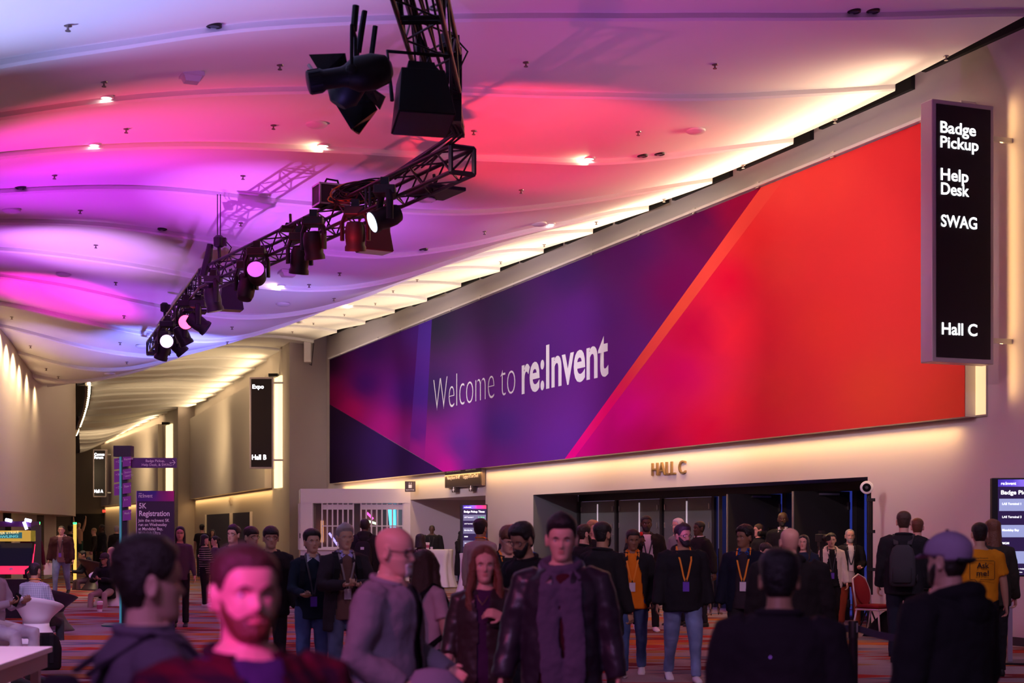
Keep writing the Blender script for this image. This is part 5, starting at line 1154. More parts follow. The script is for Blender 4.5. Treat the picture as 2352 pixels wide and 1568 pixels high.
# digital signs
def digital_sign(x0, x1, yt, yb, d, label, full, zpole=None, face=0):
    k = F/d; wd, ht = (x1-x0)/k, (yb-yt)/k; o = empty('digital_sign', M=frame((math.cos(face), math.sin(face), 0), UP, ((x0-CX)/k, d, zpx(yb, d))), label=label, cat='screen')
    MB().box((wd/2-.02, ht/2, -.06), (wd+.10, ht+.04, .12)).build('housing', blackp, o, bevel=.01)
    scr = mat('screen_dark', (.01, .01, .02), .2, 0, .5, (.05, .02, .12)); lit = mat('screen_row', (.2, .25, .4), .2, 0, .75, (.40, .44, .78)) if full else mat('screen_row_dim', (.2, .2, .3), .2, 0, .35, (.30, .34, .55))
    so = MB().box((wd/2, ht/2, .003), (wd, ht, .006)).build('screen', scr, o)
    hd = print_mesh('header_bar', [([(0, ht*.925), (wd, ht*.925), (wd, ht), (0, ht)], [((0, ht), (60, 40, 150)), ((wd*.2, ht), (80, 60, 190)), ((wd*.4, ht), (130, 110, 230)), ((wd*.65, ht), (180, 130, 230) if full else (220, 30, 160)), ((wd, ht), (240, 60, 90))])], lambda x, y: (x, y, .008), vcol_mat('screen_header', .3, .9), so, 3)
    for i in range(3):
        y1 = ht*(.80-.275*i); MB().box((wd/2, y1-ht*.065, .007), (wd*.96, ht*.128, .004)).build('lit_row', lit, so)
    g2 = mat('screen_white', (1, 1, 1), .4, 0, 1.6, (.95, .96, 1))
    TX = lambda s, x, y, cap, w_=None, b_=.012: text_fit(s, w_, cap, g2, Matrix.Translation((x, y, .010)), so, bold=b_)
    TX('re:Invent', wd*.05, ht*.945, ht*.030); TX('Badge Pickup Times', wd*.05, ht*.845, ht*.042, wd*.88, .02)
    for i, s in enumerate(('LAS Terminal 1', 'LAS Terminal 3', 'Mandalay Bay', 'MGM', 'Venetian')): TX(s, wd*.07, ht*(.735-.1375*i), ht*.022)
    text_fit('2 - 10 min', wd*.26, ht*.024, mat('screen_green', (.1, 1, .2), .4, 0, 1.4, (.1, 1, .2)), Matrix.Translation((wd*.66, ht*.735, .010)), so, bold=.01)
    TX('This schedule is for badge pickup only', wd*.12, ht*.060, ht*.013); TX('Powered by Event Services', wd*.07, ht*.025, ht*.013)
    zb_ = zpx(yb, d)
    if zpole: MB().box((wd*zpole, -zb_/2, -.06), (.055, zb_, .055)).build('pole', mat('pole_mauve_metal', (.55, .45, .58), .3, .6), o); MB().box((wd*zpole, -zb_+.012, -.06), (.6, .024, .5)).build('base', blackm, o)
    return o
digital_sign(1063, 1117, 1160, 1268, 38.5, 'slim portrait screen of pickup times in front of the alcove', False, .5)
digital_sign(2292, 2424, 1101, 1320, 18.6, 'large portrait screen of pickup times cut by the right frame edge', True, .22, -.10)
# direction post
d = 25.8; k = F/d; X0 = (283-CX)/k
sg = empty('direction_post', (X0, d, 0), 0, 'tall purple direction post with a teal lit edge and many arrow panels', 'signpost'); pm = mat('panel_purple', (.085, .012, .15), .35); pm2 = mat('panel_violet', (.30, .09, .42), .4)
MB().box((.02, .05, 1.45), (.09, .10, 2.9)).build('post', mat('post_dark', (.02, .012, .03), .4), sg); MB().box((-.045, 0, 1.45), (.028, .05, 2.9)).build('lit_edge', mat('teal_edge', (.1, .45, .5), .4, 0, .2, (.04, .5, .6)), sg)
MB().lathe((0, 0, 0), [(.36, 0), (.36, .025), (.33, .04), (.01, .045)], 28).build('base', mat('post_base_teal', (.02, .11, .12), .35), sg, smooth=True, auto=40)
px_ = lambda x: (x-283)/k
def pan(x0, x1, y0, y1, m, dy=0, sk=0, lines=None, tw=1.0):
    z0_, z1_ = zpx(y1, d), zpx(y0, d); s_ = sk*abs(x1-x0)/k
    mb = MB().prism([(px_(x0), dy, z0_), (px_(x1), dy-s_*.6, z0_+s_), (px_(x1), dy-s_*.6, z1_+s_), (px_(x0), dy, z1_)], (0, .03, 0)); o = mb.build('sign_panel', m, sg)
    if lines: rows(lines, 0, 0, .035, .06, whitep, frame((px_(x1)-px_(x0), -s_*.6, s_), UP, (px_(x0)+.03, dy-.006, (z0_+z1_)/2+.02)), o, .012, .8)
    return o
MB().box((px_(282), .06, zpx(1036, d)), (40/k, .22, 25/k)).build('top_block', mat('post_dark', (0, 0, 0)), sg)
text_fit('re:Invent', .10, .03, whitep, frame((0, -1, 0), UP, (px_(262)-.002, .12, zpx(1036, d))), sg)
lp_ = pan(300, 405, 1051, 1074, pm, .02)
z_ = zpx(1062, d)
rows(['    Badge Pickup,', 'Help Desk, & SWAG'], 0, 0, .042, .066, whitep, frame((1, 0, 0), UP, (px_(325), .012, z_+.010)), lp_, .012, .98)
MB().tube([(px_(389), .012, z_), (px_(402), .012, z_)], .006, 5).tube([(px_(396), .012, z_+.045), (px_(402), .012, z_), (px_(396), .012, z_-.045)], .006, 5).build('arrow', whitep, lp_)
for y0, y1, t in ((1048, 1072, ['Keynotes', '        >']), (1078, 1102, ['Sessions', ' Level 2 >']), (1110, 1134, ['Expo >']), (1141, 1165, ['B >']), (1172, 1196, ['Meals >'])): pan(283, 302, y0, y1, pm2, -.04, .12, t)
for y0, y1, t in ((1053, 1078, ['< Certify']), (1082, 1108, ['< Studios']), (1112, 1138, ['< Cafe'])): pan(262, 278, y0, y1, pm2, .0, .14, t)
# registration board
d = 24.0; k = F/d; wb, hb_ = 87/k, zpx(1127, d)
rb = empty('registration_board', M=frame((1, -.06, 0), UP, ((314-CX)/k, d, 0)), label='freestanding dark purple board advertising a 5K run registration', cat='sign')
MB().box((wb/2, hb_/2, -.03), (wb, hb_, .05)).build('board', mat('board_purple', (.030, .008, .045), .4), rb, bevel=.004)
MB().box((-.004, hb_/2, -.03), (.012, hb_, .055)).build('edge', mat('board_edge', (.55, .42, .55), .4), rb)
MB().box((wb/2, .015, -.03), (wb*.8, .03, .45)).build('foot', blackm, rb)
print_mesh('header_print', [([(0, hb_-24/k), (wb, hb_-24/k), (wb, hb_), (0, hb_)], [((0, hb_), (52, 34, 120)), ((wb*.45, hb_), (48, 30, 140)), ((wb*.7, hb_), (130, 20, 120)), ((wb, hb_), (190, 0, 130))])], lambda x, y: (x, y, .001), vcol_mat('board_print', .5), rb, 3)
text_fit('re:Invent', 32/k, .062, whitep, Matrix.Translation((.035, hb_-15.5/k, .004)), rb); text_fit('aws', .05, .022, whitep, Matrix.Translation((.035, hb_-7.2/k, .004)), rb)
rows(['5K', 'Registration'], .035, hb_-40/k, .083, 17.5/k, whitep, Matrix.Identity(4), rb, .018, .86)
rows(['Join the re:Invent 5K', 'run on Wednesday', 'at Mandalay Bay,', 'Michelob Ultra', 'Events Area'], .028, hb_-71/k, .047, 9.6/k, whitep, Matrix.Identity(4), rb, .008, .86)
# bowling arcade cabinet at the left edge
d = 28.0; k = F/d
ac = empty('arcade_cabinet', ((20-CX)/k, d, 0), 0, 'bowling arcade cabinet with yellow marquee at the left frame edge', 'arcade game'); am = mat('cabinet_black', (.02, .016, .03), .4); ax0 = lambda x: (x-20)/k; az = lambda y: zpx(y, d)
wid = .72; xr = ax0(66)
prof = [(0, 0), (0, az(1330)), (-.12, az(1318)), (-.12, az(1308)), (.22, az(1300)), (.34, az(1246)), (.12, az(1243)), (.12, az(1214)), (.45, az(1205)), (.75, az(1205)), (.75, 0)]
for nm, xx in (('side_panel', xr-.035), ('side_panel', xr-wid)): MB().prism([(xx, y, z) for y, z in prof], (.035, 0, 0)).build(nm, am, ac)
MB().box((xr-wid/2, .30, az(1330)/2), (wid-.04, .56, az(1330))).build('body', am, ac)
red = mat('arcade_red', (.8, .05, .12), .4, 0, .9, (1, .03, .12))
MB().prism([(xr-wid, -.11, az(1318)), (xr, -.11, az(1318)), (xr, .22, az(1303)), (xr-wid, .22, az(1303))], (0, 0, .025)).build('control_panel', red, ac)
for x in (-.22, .03): MB().ball((xr-wid/2+x, .02, az(1311)+.035), (.035, .035, .025), 12).build('trackball', whitep, ac, smooth=True)
MB().tube([(xr, .2, az(1303)), (xr, .36, az(1250))], .014, 6).build('edge_light', red, ac)
so = MB().prism([(xr-wid+.03, .24, az(1300)), (xr-.04, .24, az(1300)), (xr-.04, .35, az(1247)), (xr-wid+.03, .35, az(1247))], (0, .02, 0)).build('screen', mat('arcade_screen', (.01, .01, .02), .12, 0, .12, (.05, .04, .12)), ac)
MB().lathe((xr-wid*.55, .27, az(1295)), [(.14, 0), (.14, .01)], 20, Matrix.Rotation(math.pi/2-.2, 3, 'X')).build('dome_picture', mat('arcade_gold', (.4, .33, .16), .4, 0, .25, (.5, .4, .2)), so)
mq = MB().prism([(xr-wid, .10, az(1243)), (xr, .10, az(1243)), (xr, .10, az(1218)), (xr-wid, .10, az(1218))], (0, .3, 0)).build('marquee', mat('marquee_yellow', (.6, .42, .06), .4, 0, .55, (.75, .50, .07)), ac)
MB().box((xr-wid/2-.06, .095, az(1229)), (wid*.74, .012, .11)).build('marquee_band', mat('marquee_teal', (.05, .22, .22), .4, 0, .3, (.05, .3, .3)), mq)
yl = mat('marquee_letters', (.9, .75, .3), .4, 0, .9, (1, .8, .3)); tl_ = mat('marquee_letters_teal', (.2, .8, .8), .4, 0, .6, (.2, .8, .75))
text_fit('SILVER STRIKE', wid*.66, .042, yl, frame((1, 0, .06), UP, (xr-wid*.95, .088, az(1229)+.01)), mq, bold=.02); text_fit('BOWLING', wid*.62, .045, tl_, frame((1, 0, .04), UP, (xr-wid*.93, .088, az(1229)-.055)), mq, bold=.02)
MB().box((xr-wid/2, .45, az(1203)), (wid*.94, .5, .10)).build('top_sign', mat('arcade_top', (.10, .02, .14), .4), ac)
for a_, b_ in ((.60, .66), (.10, .16)): MB().tube([(xr-wid*b_-.01, .18, az(1193)), (xr-wid*a_+.06, .18, az(1196))], .03, 8).build('light_tube', mat('arcade_tube', (.7, .75, 1), .4, 0, 6, (.55, .6, 1)), ac)
MB().tube([(xr-.14, .16, az(1198)), (xr-.09, .16, az(1215))], .03, 8).build('light_tube', mat('arcade_tube', (0, 0, 0)), ac)
spot((ax0(30)+(20-CX)/k, d-.6, 1.25), ((20-CX)/k+.8, d-5, .9), (.3, .7, 1), 60, 120, 1, .1)
# posts with green lit tops
for px, yt, yb, d, l in ((88, 1199, 1262, 44, 'yellow lit post with green top left of the man in the quilted jacket'), (172, 1200, 1268, 46, 'yellow lit post with green top by the left bulkhead corner')):
    o = empty('light_post', fl(px, d), 0, l, 'post'); z1 = zpx(yt, d)
    MB().lathe((0, 0, 0), [(.05, 0), (.05, z1-.05)], 14).build('tube', mat('post_yellow', (.8, .6, .1), .4, 0, .9, (1, .62, .12)), o, smooth=True, auto=40); MB().lathe((0, 0, z1-.05), [(.055, 0), (.055, .06)], 14).build('top_cap', mat('post_green', (.1, 1, .3), .4, 0, 2.5, (.05, 1, .25)), o)
    MB().lathe((0, 0, 0), [(.16, 0), (.16, .03)], 16).build('base', blackm, o)
# red banquet chair
ch = empty('banquet_chair', fl(2009, 23.2), math.radians(42), 'red upholstered banquet chair with a pale metal frame by the wall', 'chair'); redf = cloth((.20, .008, .015)); alum = mat('pale_aluminium', (.66, .58, .56), .35, .5)
def oval(cx, cz_, rx, rz_, y, n=24): return [Vector((cx+rx*math.cos(a), y-.10*math.sin(a)*0+.06*(math.sin(a)), cz_+rz_*math.sin(a))) for a in np.linspace(0, 2*math.pi, n, endpoint=False)]
MB().rings([oval(0, .70, .175, .22, .215), oval(0, .70, .185, .23, .235), oval(0, .70, .175, .22, .255)]).build('backrest', redf, ch, smooth=True, auto=50)
bf = MB(); bf.tube([(-.19, .20, .46), (-.205, .235, .70), (-.16, .29, .88), (0, .305, .945), (.16, .29, .88), (.205, .235, .70), (.19, .20, .46)], .014, 10); bf.build('back_frame', alum, ch, smooth=True)
MB().rings([[Vector((x*.9, y*.9, .435)) for x, y in ((-.22, -.22), (.22, -.22), (.21, .20), (-.21, .20))], [Vector((x, y, .46)) for x, y in ((-.22, -.22), (.22, -.22), (.21, .20), (-.21, .20))], [Vector((x*.92, y*.92, .495)) for x, y in ((-.22, -.22), (.22, -.22), (.21, .20), (-.21, .20))]]).build('seat', redf, ch, smooth=True, bevel=.012)
MB().tube([(-.215, -.22, .42), (.215, -.22, .42), (.20, .20, .42), (-.20, .20, .42), (-.215, -.22, .42)], .014, 8).build('seat_frame', alum, ch)
for x, y, dx, dy in ((-.20, -.20, -.02, -.05), (.20, -.20, .02, -.05), (-.19, .19, -.01, .10), (.19, .19, .01, .10)): MB().tube([(x, y, .43), (x+dx*.5, y+dy*.5, .2), (x+dx, y+dy, .0)], .014, 10).build('leg', alum, ch, smooth=True)
hp_ = MB(); random.seed(5)
hp_.rings([[Vector((r*(1+.12*math.sin(5*a))*math.cos(a), r*.5*(1+.1*math.sin(4*a))*math.sin(a), z)) for a in np.linspace(0, 2*math.pi, 30, endpoint=False)] for r, z in ((.42, 0), (.36, .1), (.26, .24), (.14, .36), (.05, .42))])
o = hp_.build('draped_cloth', cloth((.012, .011, .013)), smooth=True); x, y, z = fl(2050, 23.3); o.location = (x, y, 0); tag(o, 'black cloth heaped on the floor behind the red chair', 'cloth')
# queue posts and belts
def stanchion(px, d, label, z1=.96):
    o = empty('queue_post', fl(px, d), 0, label, 'post', 'queue posts'); pm_ = mat('post_black_satin', (.03, .022, .03), .3, .6)
    MB().lathe((0, 0, 0), [(.17, 0), (.17, .012), (.05, .035), (.033, .05), (.033, z1-.02)], 24).build('post', pm_, o, smooth=True, auto=40); MB().lathe((0, 0, z1-.13), [(.037, 0), (.037, .115), (.033, .13), (.001, .13)], 24).build('belt_head', blackp, o, smooth=True, auto=40)
    MB().box((.02, -.036, z1-.05), (.012, .006, .07)).build('catch', steelm, o); return o
stanchion(1960, 11.4, 'black queue post in the right foreground between the two dark coats'); stanchion(1835, 12.9, 'black queue post hidden behind the man in the dark coat')
stanchion(2150, 10.2, 'black queue post hidden behind the man in the lilac cap')
def belt(a, b, label):
    a, b = Vector(a), Vector(b); mb = MB(); pts = []
    for f in np.linspace(0, 1, 9): q = a.lerp(b, f); q.z -= .05*4*f*(1-f)*.5; pts.append(q)
    mb.rings([[p+Vector((0, 0, -.026)), p+Vector((.004, .004, -.026)), p+Vector((.004, .004, .026)), p+Vector((0, 0, .026))] for p in pts]); o = mb.build('queue_belt', cloth((.05, .05, .08))); tag(o, label, 'belt', 'queue belts')
p1, p2, p3 = fl(1960, 11.4), fl(1835, 12.9), fl(2150, 10.2)
belt((p1[0]-.035, p1[1], .90), (p2[0]+.035, p2[1], .90), 'dark queue belt stretching left from the foreground post'); belt((p1[0]+.035, p1[1], .90), (p3[0]-.035, p3[1], .90), 'dark queue belt stretching right from the foreground post')
# camera mast beside the open doors
d = 24.1; k = F/d
cm = empty('camera_mast', fl(1996, d), 0, 'tall black mast carrying a round white camera beside the doorway', 'camera'); zt_ = zpx(1118, d)
MB().tube([(0, 0, 0), (0, 0, zt_+.05)], .035, 10).build('mast', blackm, cm); MB().tube([(.05, .02, .6), (.05, .02, zt_-.2)], .016, 8).build('cable', blackp, cm)
for z in (1.0, 1.6, 2.1): MB().box((.03, 0, z), (.12, .08, .05)).build('clamp', blackp, cm)
for a in (.3, 2.4, 4.5): MB().tube([(0, 0, .45), (.19*math.cos(a), .19*math.sin(a), .015)], .014, 8).build('leg', blackm, cm)
q = Vector((-.25, -1, -.05)).normalized().to_track_quat('Z', 'Y').to_matrix(); cpos = Vector((-.05, -.06, zt_-.01))
ho = MB().lathe(cpos, [(.02, -.08), (.08, -.07), (.105, -.01), (.10, .03), (.066, .048)], 24, q).build('camera_shell', mat('ap_white', (0, 0, 0)), cm, smooth=True, auto=50); MB().lathe(cpos, [(.001, .052), (.067, .049)], 24, q, cap=False).build('camera_face', mat('cam_face', (.005, .005, .006), .1), ho); MB().lathe(cpos, [(.001, .060), (.026, .055)], 16, q, cap=False).build('lens', mat('cam_lens', (.10, .09, .12), .05, .3), ho)
def tripod(px, d, zc, label, leg=True, rz=0):
    o = empty('video_camera_tripod', fl(px, d), rz, label, 'camera')
    b = MB().box((0, 0, zc), (.11, .20, .12)).build('camera_body', blackp, o, bevel=.01); MB().lathe((0, -.10, zc), [(.045, 0), (.052, .10), (.046, .13)], 18, Matrix.Rotation(math.pi/2, 3, 'X')).build('lens', blackm, b); MB().box((.02, .02, zc+.09), (.05, .12, .05)).build('viewfinder', blackp, b)
    MB().tube([(0, 0, zc-.06), (0, 0, zc-.35)], .025, 10).build('column', blackm, o); MB().box((0, 0, zc-.10), (.09, .09, .07)).build('head', blackm, o); MB().tube([(0, .05, zc-.10), (.1, .3, zc-.25)], .010, 6).build('pan_handle', blackm, o)
    for a in (.5, 2.6, 4.7): MB().tube([(.02*math.cos(a), .02*math.sin(a), zc-.3), (.05*math.cos(a), .05*math.sin(a), .7), (.09*math.cos(a), .09*math.sin(a), .01)], [.018, .016, .011], 8).build('leg', blackm, o)
tripod(1886, 24.0, 1.50, 'black video camera on folded tripod carried by the woman in the cream fleece', rz=.3); tripod(1768, 28.2, 1.55, 'black video camera on tripod near the open doorway', rz=-1.3)
# bag on the floor by the white table
bg = empty('floor_backpack', fl(104, 17.8), .3, 'black backpack standing on the carpet behind the white table', 'backpack')
MB().rings([[Vector((x*abs(math.cos(a))**.6*(1 if math.cos(a) >= 0 else -1), y*abs(math.sin(a))**.6*(1 if math.sin(a) >= 0 else -1), z)) for a in np.linspace(0, 2*math.pi, 22, endpoint=False)] for z, x, y in ((0, .16, .09), (.03, .18, .11), (.25, .185, .11), (.38, .15, .09), (.43, .08, .05))]).build('bag_body', cloth((.02, .018, .022)), bg, smooth=True)
for x in (-.06, .07): strip_ = MB(); strip(strip_, [(x, -.02, .43), (x, -.10, .40), (x, -.13, .25), (x, -.12, .08)], .045, [(0, -1, .6)]*4, .010); strip_.build('strap', cloth((.03, .028, .032)), bg)
# ================================================================ the crowd
BLK = (.014, .013, .016); OR = (.95, .30, .02)
def P(label, px, d, top, **k): return person(label, px, d, top=top, **k)
# --- front row, out of focus
c = P('blurred man in foreground seen from behind, dark hair, grey violet jacket, facing right', 340, 4.15, 1238, face=118, hair=('messy', 'dark'), shirt=(.10, .08, .10), jacket=(.13, .09, .13), skin='pink', build=1.08, collar=(.10, .08, .10), arms=('down', 'hold'))
backpack(c, 'dark backpack on the blurred man at the left foreground', (.025, .015, .025))
P('blurred red bearded man in dark plaid shirt facing the camera in foreground', 562, 3.5, 1246, face=28, hair=('short', 'brown'), beard=('auburn', .0035), skin='pink', shirt=(.04, .03, .09), jacket=(.015, .008, .012), jpat='plaid', jopen=.075, build=1.16, fat=.12, jaw=1.08)
def bundle(c): pass
c = P('bald man with glasses and white goatee in grey fleece facing right', 868, 7.0, 1204, face=74, hair=None, beard=('white', .005, 36), glasses='thick', skin='pink', lean=7, shirt=(.06, .05, .06), jacket=(.22, .19, .23), jopen=.05, arms=((-16, 14, 52, -16), (0, 14, 62, -16)), build=1.16, belly=.05, pitch=4, jaw=1.06, fat=.1, trousers=(.02, .02, .03))
o = MB(); o.rings([[Vector((r*(1+.18*math.sin(3*a+z*20))*math.cos(a), r*.6*math.sin(a), z)) for a in np.linspace(0, 2*math.pi, 24, endpoint=False)] for r, z in ((.03, -.12), (.10, -.10), (.15, -.02), (.13, .06), (.07, .12), (.02, .13))])
g_ = o.build('folded_sweater', cloth((.24, .2, .27)), smooth=True); g_.location = to_world(c, c['A'][0][3]+c['A'][0][5]*.11+Vector((.05, -.03, 0))); tag(g_, 'pale grey violet garment bundled in the hands of the bald man', 'garment')
c = P('woman with long brown hair in pale pink tee walking behind the bald man', 975, 10.6, 1262, face=140, hair=('long', 'brown'), shirt=(.62, .42, .48), sleeve=.45, arms=('down', 'down'), build=.9)
backpack(c, 'large black backpack on the woman in the pink tee', (.012, .011, .013))
def bracelet(c):
    sd, sh, el, w_, d1, d2, an = c['A'][1]; x = d2.orthogonal().normalized(); y = d2.cross(x); q = w_-d2*.035
    c['part'](MB().tube([q+(x*math.cos(a)+y*math.sin(a))*.034 for a in np.linspace(0, 2*math.pi, 16)], .007, 6), 'wristwatch', blackp); q = w_-d2*.06
    c['part'](MB().tube([q+(x*math.cos(a)+y*math.sin(a))*.037 for a in np.linspace(0, 2*math.pi, 16)], .006, 6), 'bracelet', mat('bracelet_pink', (.7, .03, .15), .4))
    sp = c['sp']; c['part'](MB().tube([sp(-.05, -.05, .53), sp(-.03, -.115, .47), sp(0, -.145, .43), sp(.03, -.115, .47), sp(.05, -.05, .53)], .0022, 5), 'necklace', mat('gold_chain', (.8, .5, .2), .3, .9))
P('woman with long brown hair touching her dark jacket collar', 1112, 8.9, 1254, face=-4, yaw=10, hair=('long', 'auburn'), hv=1.3, skin='light', shirt=(.05, .014, .055), jacket=(.032, .019, .019), jpat='leather', jopen=.035, hood=(.03, .024, .028), sleeve=.7, arms=('down', (26, 44, 130, -60)), build=.92, jaw=.92, trousers=(.01, .009, .01), extra=bracelet, jlen=-.2)
P('man with dark quiff wearing a long grey scarf over a leather jacket', 1290, 8.1, 1184, face=-3, pitch=7, hair=('quiff', 'black'), skin='light', shirt=(.05, .006, .012), jacket=(.022, .016, .026), jpat='leather', jopen=.10, hood=(.20, .19, .30), scarf=(.085, .065, .11), trousers=(.01, .022, .03), build=1.1, arms=((2, 16, 10, 12), (2, 14, 8, 10)), jlen=-.20)
def dot(c): c['part'](MB().ball(c['sp'](.03, .165, .36), (.007, .004, .010), 8), 'reflective_dot', mat('violet_dot', (.5, .2, .9), .3, 0, .8, (.4, .12, .9)))  # violet glint of the reflective dot put in as a glow
P('dark haired man in black coat seen from behind at the lower right', 1790, 5.9, 1264, face=168, hair=('messy', 'black'), hv=.75, skin='tan', shirt=BLK, jacket=(.017, .012, .017), build=1.16, extra=dot, collar=(.02, .014, .02))
P('man in lilac cap and black hooded sweatshirt seen from behind', 2178, 6.4, 1222, face=-142, cap=(.40, .27, .46, 1), hair=('short', 'dark'), beard=('dark', .004), skin='pink', shirt=BLK, jacket=BLK, hood=(.012, .011, .014), build=1.25, jaw=1.05)
# --- middle rows
P('man in bright orange shirt and open black jacket with white badge', 1453, 17.1, 1215, face=-6, yaw=12, pitch=9, pose='walk', arms=('down', 'pocket'), skin='brown', hair=('short', 'black'), shirt=(.86, .22, .012), collar=(.86, .22, .012), jacket=(.018, .017, .021), jopen=.125, lan=OR, badge='white', trousers=DENIM, tpat='denim', shoes=(.78, .70, .76))
c = P('bearded man in black hoodie with orange lanyard and violet badge', 1568, 16.5, 1204, face=4, yaw=32, pose='walk2', skin='tan', hair=('quiff', 'black'), beard=('black', .012), glasses='thick', shirt=BLK, jacket=(.016, .015, .020), hood=(.014, .013, .018), lan=OR, badge='violet', trousers=LDENIM, tpat='denim', shoes=(.78, .70, .76), build=1.14, belly=.03, jlen=-.15)
held(c, 1, 'phone', mk_phone, 'black phone in the hand of the man in the black hoodie', 'phone')
c = P('curly haired man in navy jacket with blue collar and orange lanyard', 1710, 16.5, 1208, face=-16, yaw=-38, skin='brown', hair=('curly', 'black'), shirt=(.035, .022, .032), jacket=(.010, .011, .026), jopen=.09, collar=(.015, .07, .36), lan=OR, badge='white', trousers=(.022, .018, .022), build=1.04)
held(c, -1, 'phone', mk_phone, 'dark phone in the hand of the man with the blue collar', 'phone')
c = P('tall dark skinned man in white shirt and black jacket holding a microphone', 1484, 24.6, 1183, face=4, skin='dark', hair=('short', 'black'), beard=('black', .008), shirt=(.72, .62, .70), jacket=(.012, .011, .013), jopen=.095, lan=(.02, .02, .04), trousers=(.010, .010, .012), shoes=(.75, .72, .76), build=1.12, pose='walk2', arms=('camera', 'down'))
held(c, -1, 'microphone', mk_mic, 'microphone with red foam top held by the man in the white shirt', 'microphone', .06)
c = P('young man in dark teal sweater and glasses looking up right', 717, 15.0, 1217, face=14, yaw=10, pitch=-3, skin='asian', hair=('messy', 'black'), glasses='wire', shirt=(.012, .022, .038), collar=(.55, .55, .65), lan=(.06, .06, .08), badge='low', trousers=DENIM, tpat='denim', arms=('hold', 'down'), build=1.0)
held(c, -1, 'wallet', mk_wallet, 'brown wallet in the hand of the man in the teal sweater', 'wallet'); backpack(c, 'dark backpack worn by the young man in the teal sweater', (.012, .016, .026))
c = P('grey haired man in brown cardigan and dark blazer with glasses', 792, 14.5, 1205, face=18, yaw=4, skin='asian', hair=('quiff', 'grey'), glasses='wire', shirt=(.17, .09, .08), collar=(.45, .40, .85), jacket=(.032, .024, .032), jopen=.10, lan=(.30, .25, .28), badge='white', trousers=(.07, .09, .18), tpat='denim', arms=('hold2', 'hold2'), jlen=-.24)
held(c, 1, 'phone', mk_phone, 'pale phone in the hands of the grey haired man in the blazer', 'phone'); backpack(c, 'black backpack with red tag behind the grey haired man', BLK, True)
P('man in black jacket and dark rimmed glasses behind the red bearded man', 622, 15.8, 1208, face=16, skin='asian', hair=('fringe', 'black'), glasses='thick', shirt=BLK, jacket=(.02, .018, .022))
P('young man with short black hair and glasses gazing upward left', 536, 20, 1207, face=-24, pitch=-6, skin='asian', hair=('quiff', 'black'), glasses='thick', shirt=(.05, .05, .06), jacket=(.06, .05, .06))
P('woman with long black hair and fringe right of the registration board', 414, 25.6, 1209, face=8, skin='asian', hair=('longest', 'black'), hv=1.1, shirt=(.10, .07, .10), build=.9)
P('woman in black sweater with pale stripes turned to her companion', 470, 32, 1227, face=75, skin='asian', hair=('bob', 'black'), shirt=BLK, spat='stripes', trousers=(.012, .011, .013), shoes=(.7, .62, .66), arms=('hold', 'hold'), build=.95)
P('dark haired woman facing the striped sweater, holding up a phone', 494, 32.6, 1230, face=-70, skin='asian', hair=('bun', 'black'), hv=1.6, shirt=(.10, .06, .10), arms=('phone', 'phone'), build=.9, shoes=(.7, .62, .66))
P('figure in black tee walking away toward the distant double doors', 464, 50, 1203, face=175, skin='tan', hair=('short', 'black'), shirt=BLK, sleeve=.45)
P('distant person in dark clothes standing before the black double doors', 488, 52, 1216, face=10, skin='tan', hair=('long', 'black'), shirt=BLK, build=.9)
P('person with dark reddish hair half hidden behind the man in dark rimmed glasses', 577, 17.6, 1209, face=50, skin='asian', hair=('fringe', 'dark'), glasses='thick', shirt=BLK)
c = P('man with buzzed black hair facing the booth, seen from behind', 838, 27, 1189, face=178, skin='dark', hair=('buzz', 'black'), shirt=BLK, jacket=BLK, hood=BLK, build=1.05)
backpack(c, 'black backpack with sewn patches on the man facing the booth', BLK, False, True)
P('guard in black sweater with white collar standing by the lit wall', 992, 43.6, 1205, face=0, skin='dark', hair=('buzz', 'black'), shirt=BLK, collar=(.75, .7, .75), lan=(.02, .02, .02), badge='white', build=1.3)
P('woman in dark patterned top seen from behind near the tall table', 966, 26, 1226, face=150, skin='dark', hair=('bob', 'black'), shirt=(.05, .03, .03), spat='print', build=1.0)
c = P('woman in long black coat and dark cap looking at a phone', 1058, 41, 1219, face=55, pitch=14, skin='tan', cap=(.03, .03, .035), hair=('long', 'black'), shirt=BLK, jacket=(.014, .013, .016), jlen=-.52, trousers=(.01, .014, .05), arms=('phone', 'phone'), build=.95)
held(c, -1, 'phone', mk_phone, 'phone in the hands of the woman in the long black coat', 'phone')
P('man in beige sweater with black curly hair and orange lanyard, back turned', 1104, 20, 1191, face=152, skin='tan', hair=('curly', 'black'), hv=.6, shirt=(.42, .33, .33), lan=OR, badge='white')
c = P('auburn haired man with glasses bending over his phone', 1155, 13.8, 1210, face=22, pitch=16, lean=10, skin='pink', hair=('fringe', 'auburn'), hv=1.1, glasses='wire', shirt=BLK, jacket=BLK, jopen=.04, lan=OR, badge='white', arms=('hold2', 'hold2'))
held(c, -1, 'phone', mk_phone, 'phone held by the auburn haired man with glasses', 'phone')
P('balding man far back between the auburn haired man and the blue jacket', 1177, 26, 1201, face=12, skin='pink', hair=('sides', 'dark'), glasses='thick', shirt=BLK)
P('person in bright blue hooded jacket seen from behind', 1192, 18, 1212, face=165, skin='tan', hair=('short', 'dark'), shirt=(.012, .09, .55), jacket=(.012, .10, .58), hood=(.012, .09, .52))
c = P('bearded man with curly black hair and glasses looking down left', 1224, 11.8, 1206, face=-42, pitch=16, lean=9, skin='tan', hair=('curly', 'black'), hv=.9, beard=('black', .012), glasses='thick', shirt=BLK, jacket=BLK, arms=('hold2', 'hold2'))
held(c, -1, 'phone', mk_phone, 'phone held by the bearded man with curly hair', 'phone')
P('man with dark brown hair and glasses in profile beside the recess', 1342, 19, 1203, face=118, skin='pink', hair=('short', 'dark'), beard=('dark', .006), glasses='thick', shirt=BLK, jacket=BLK)
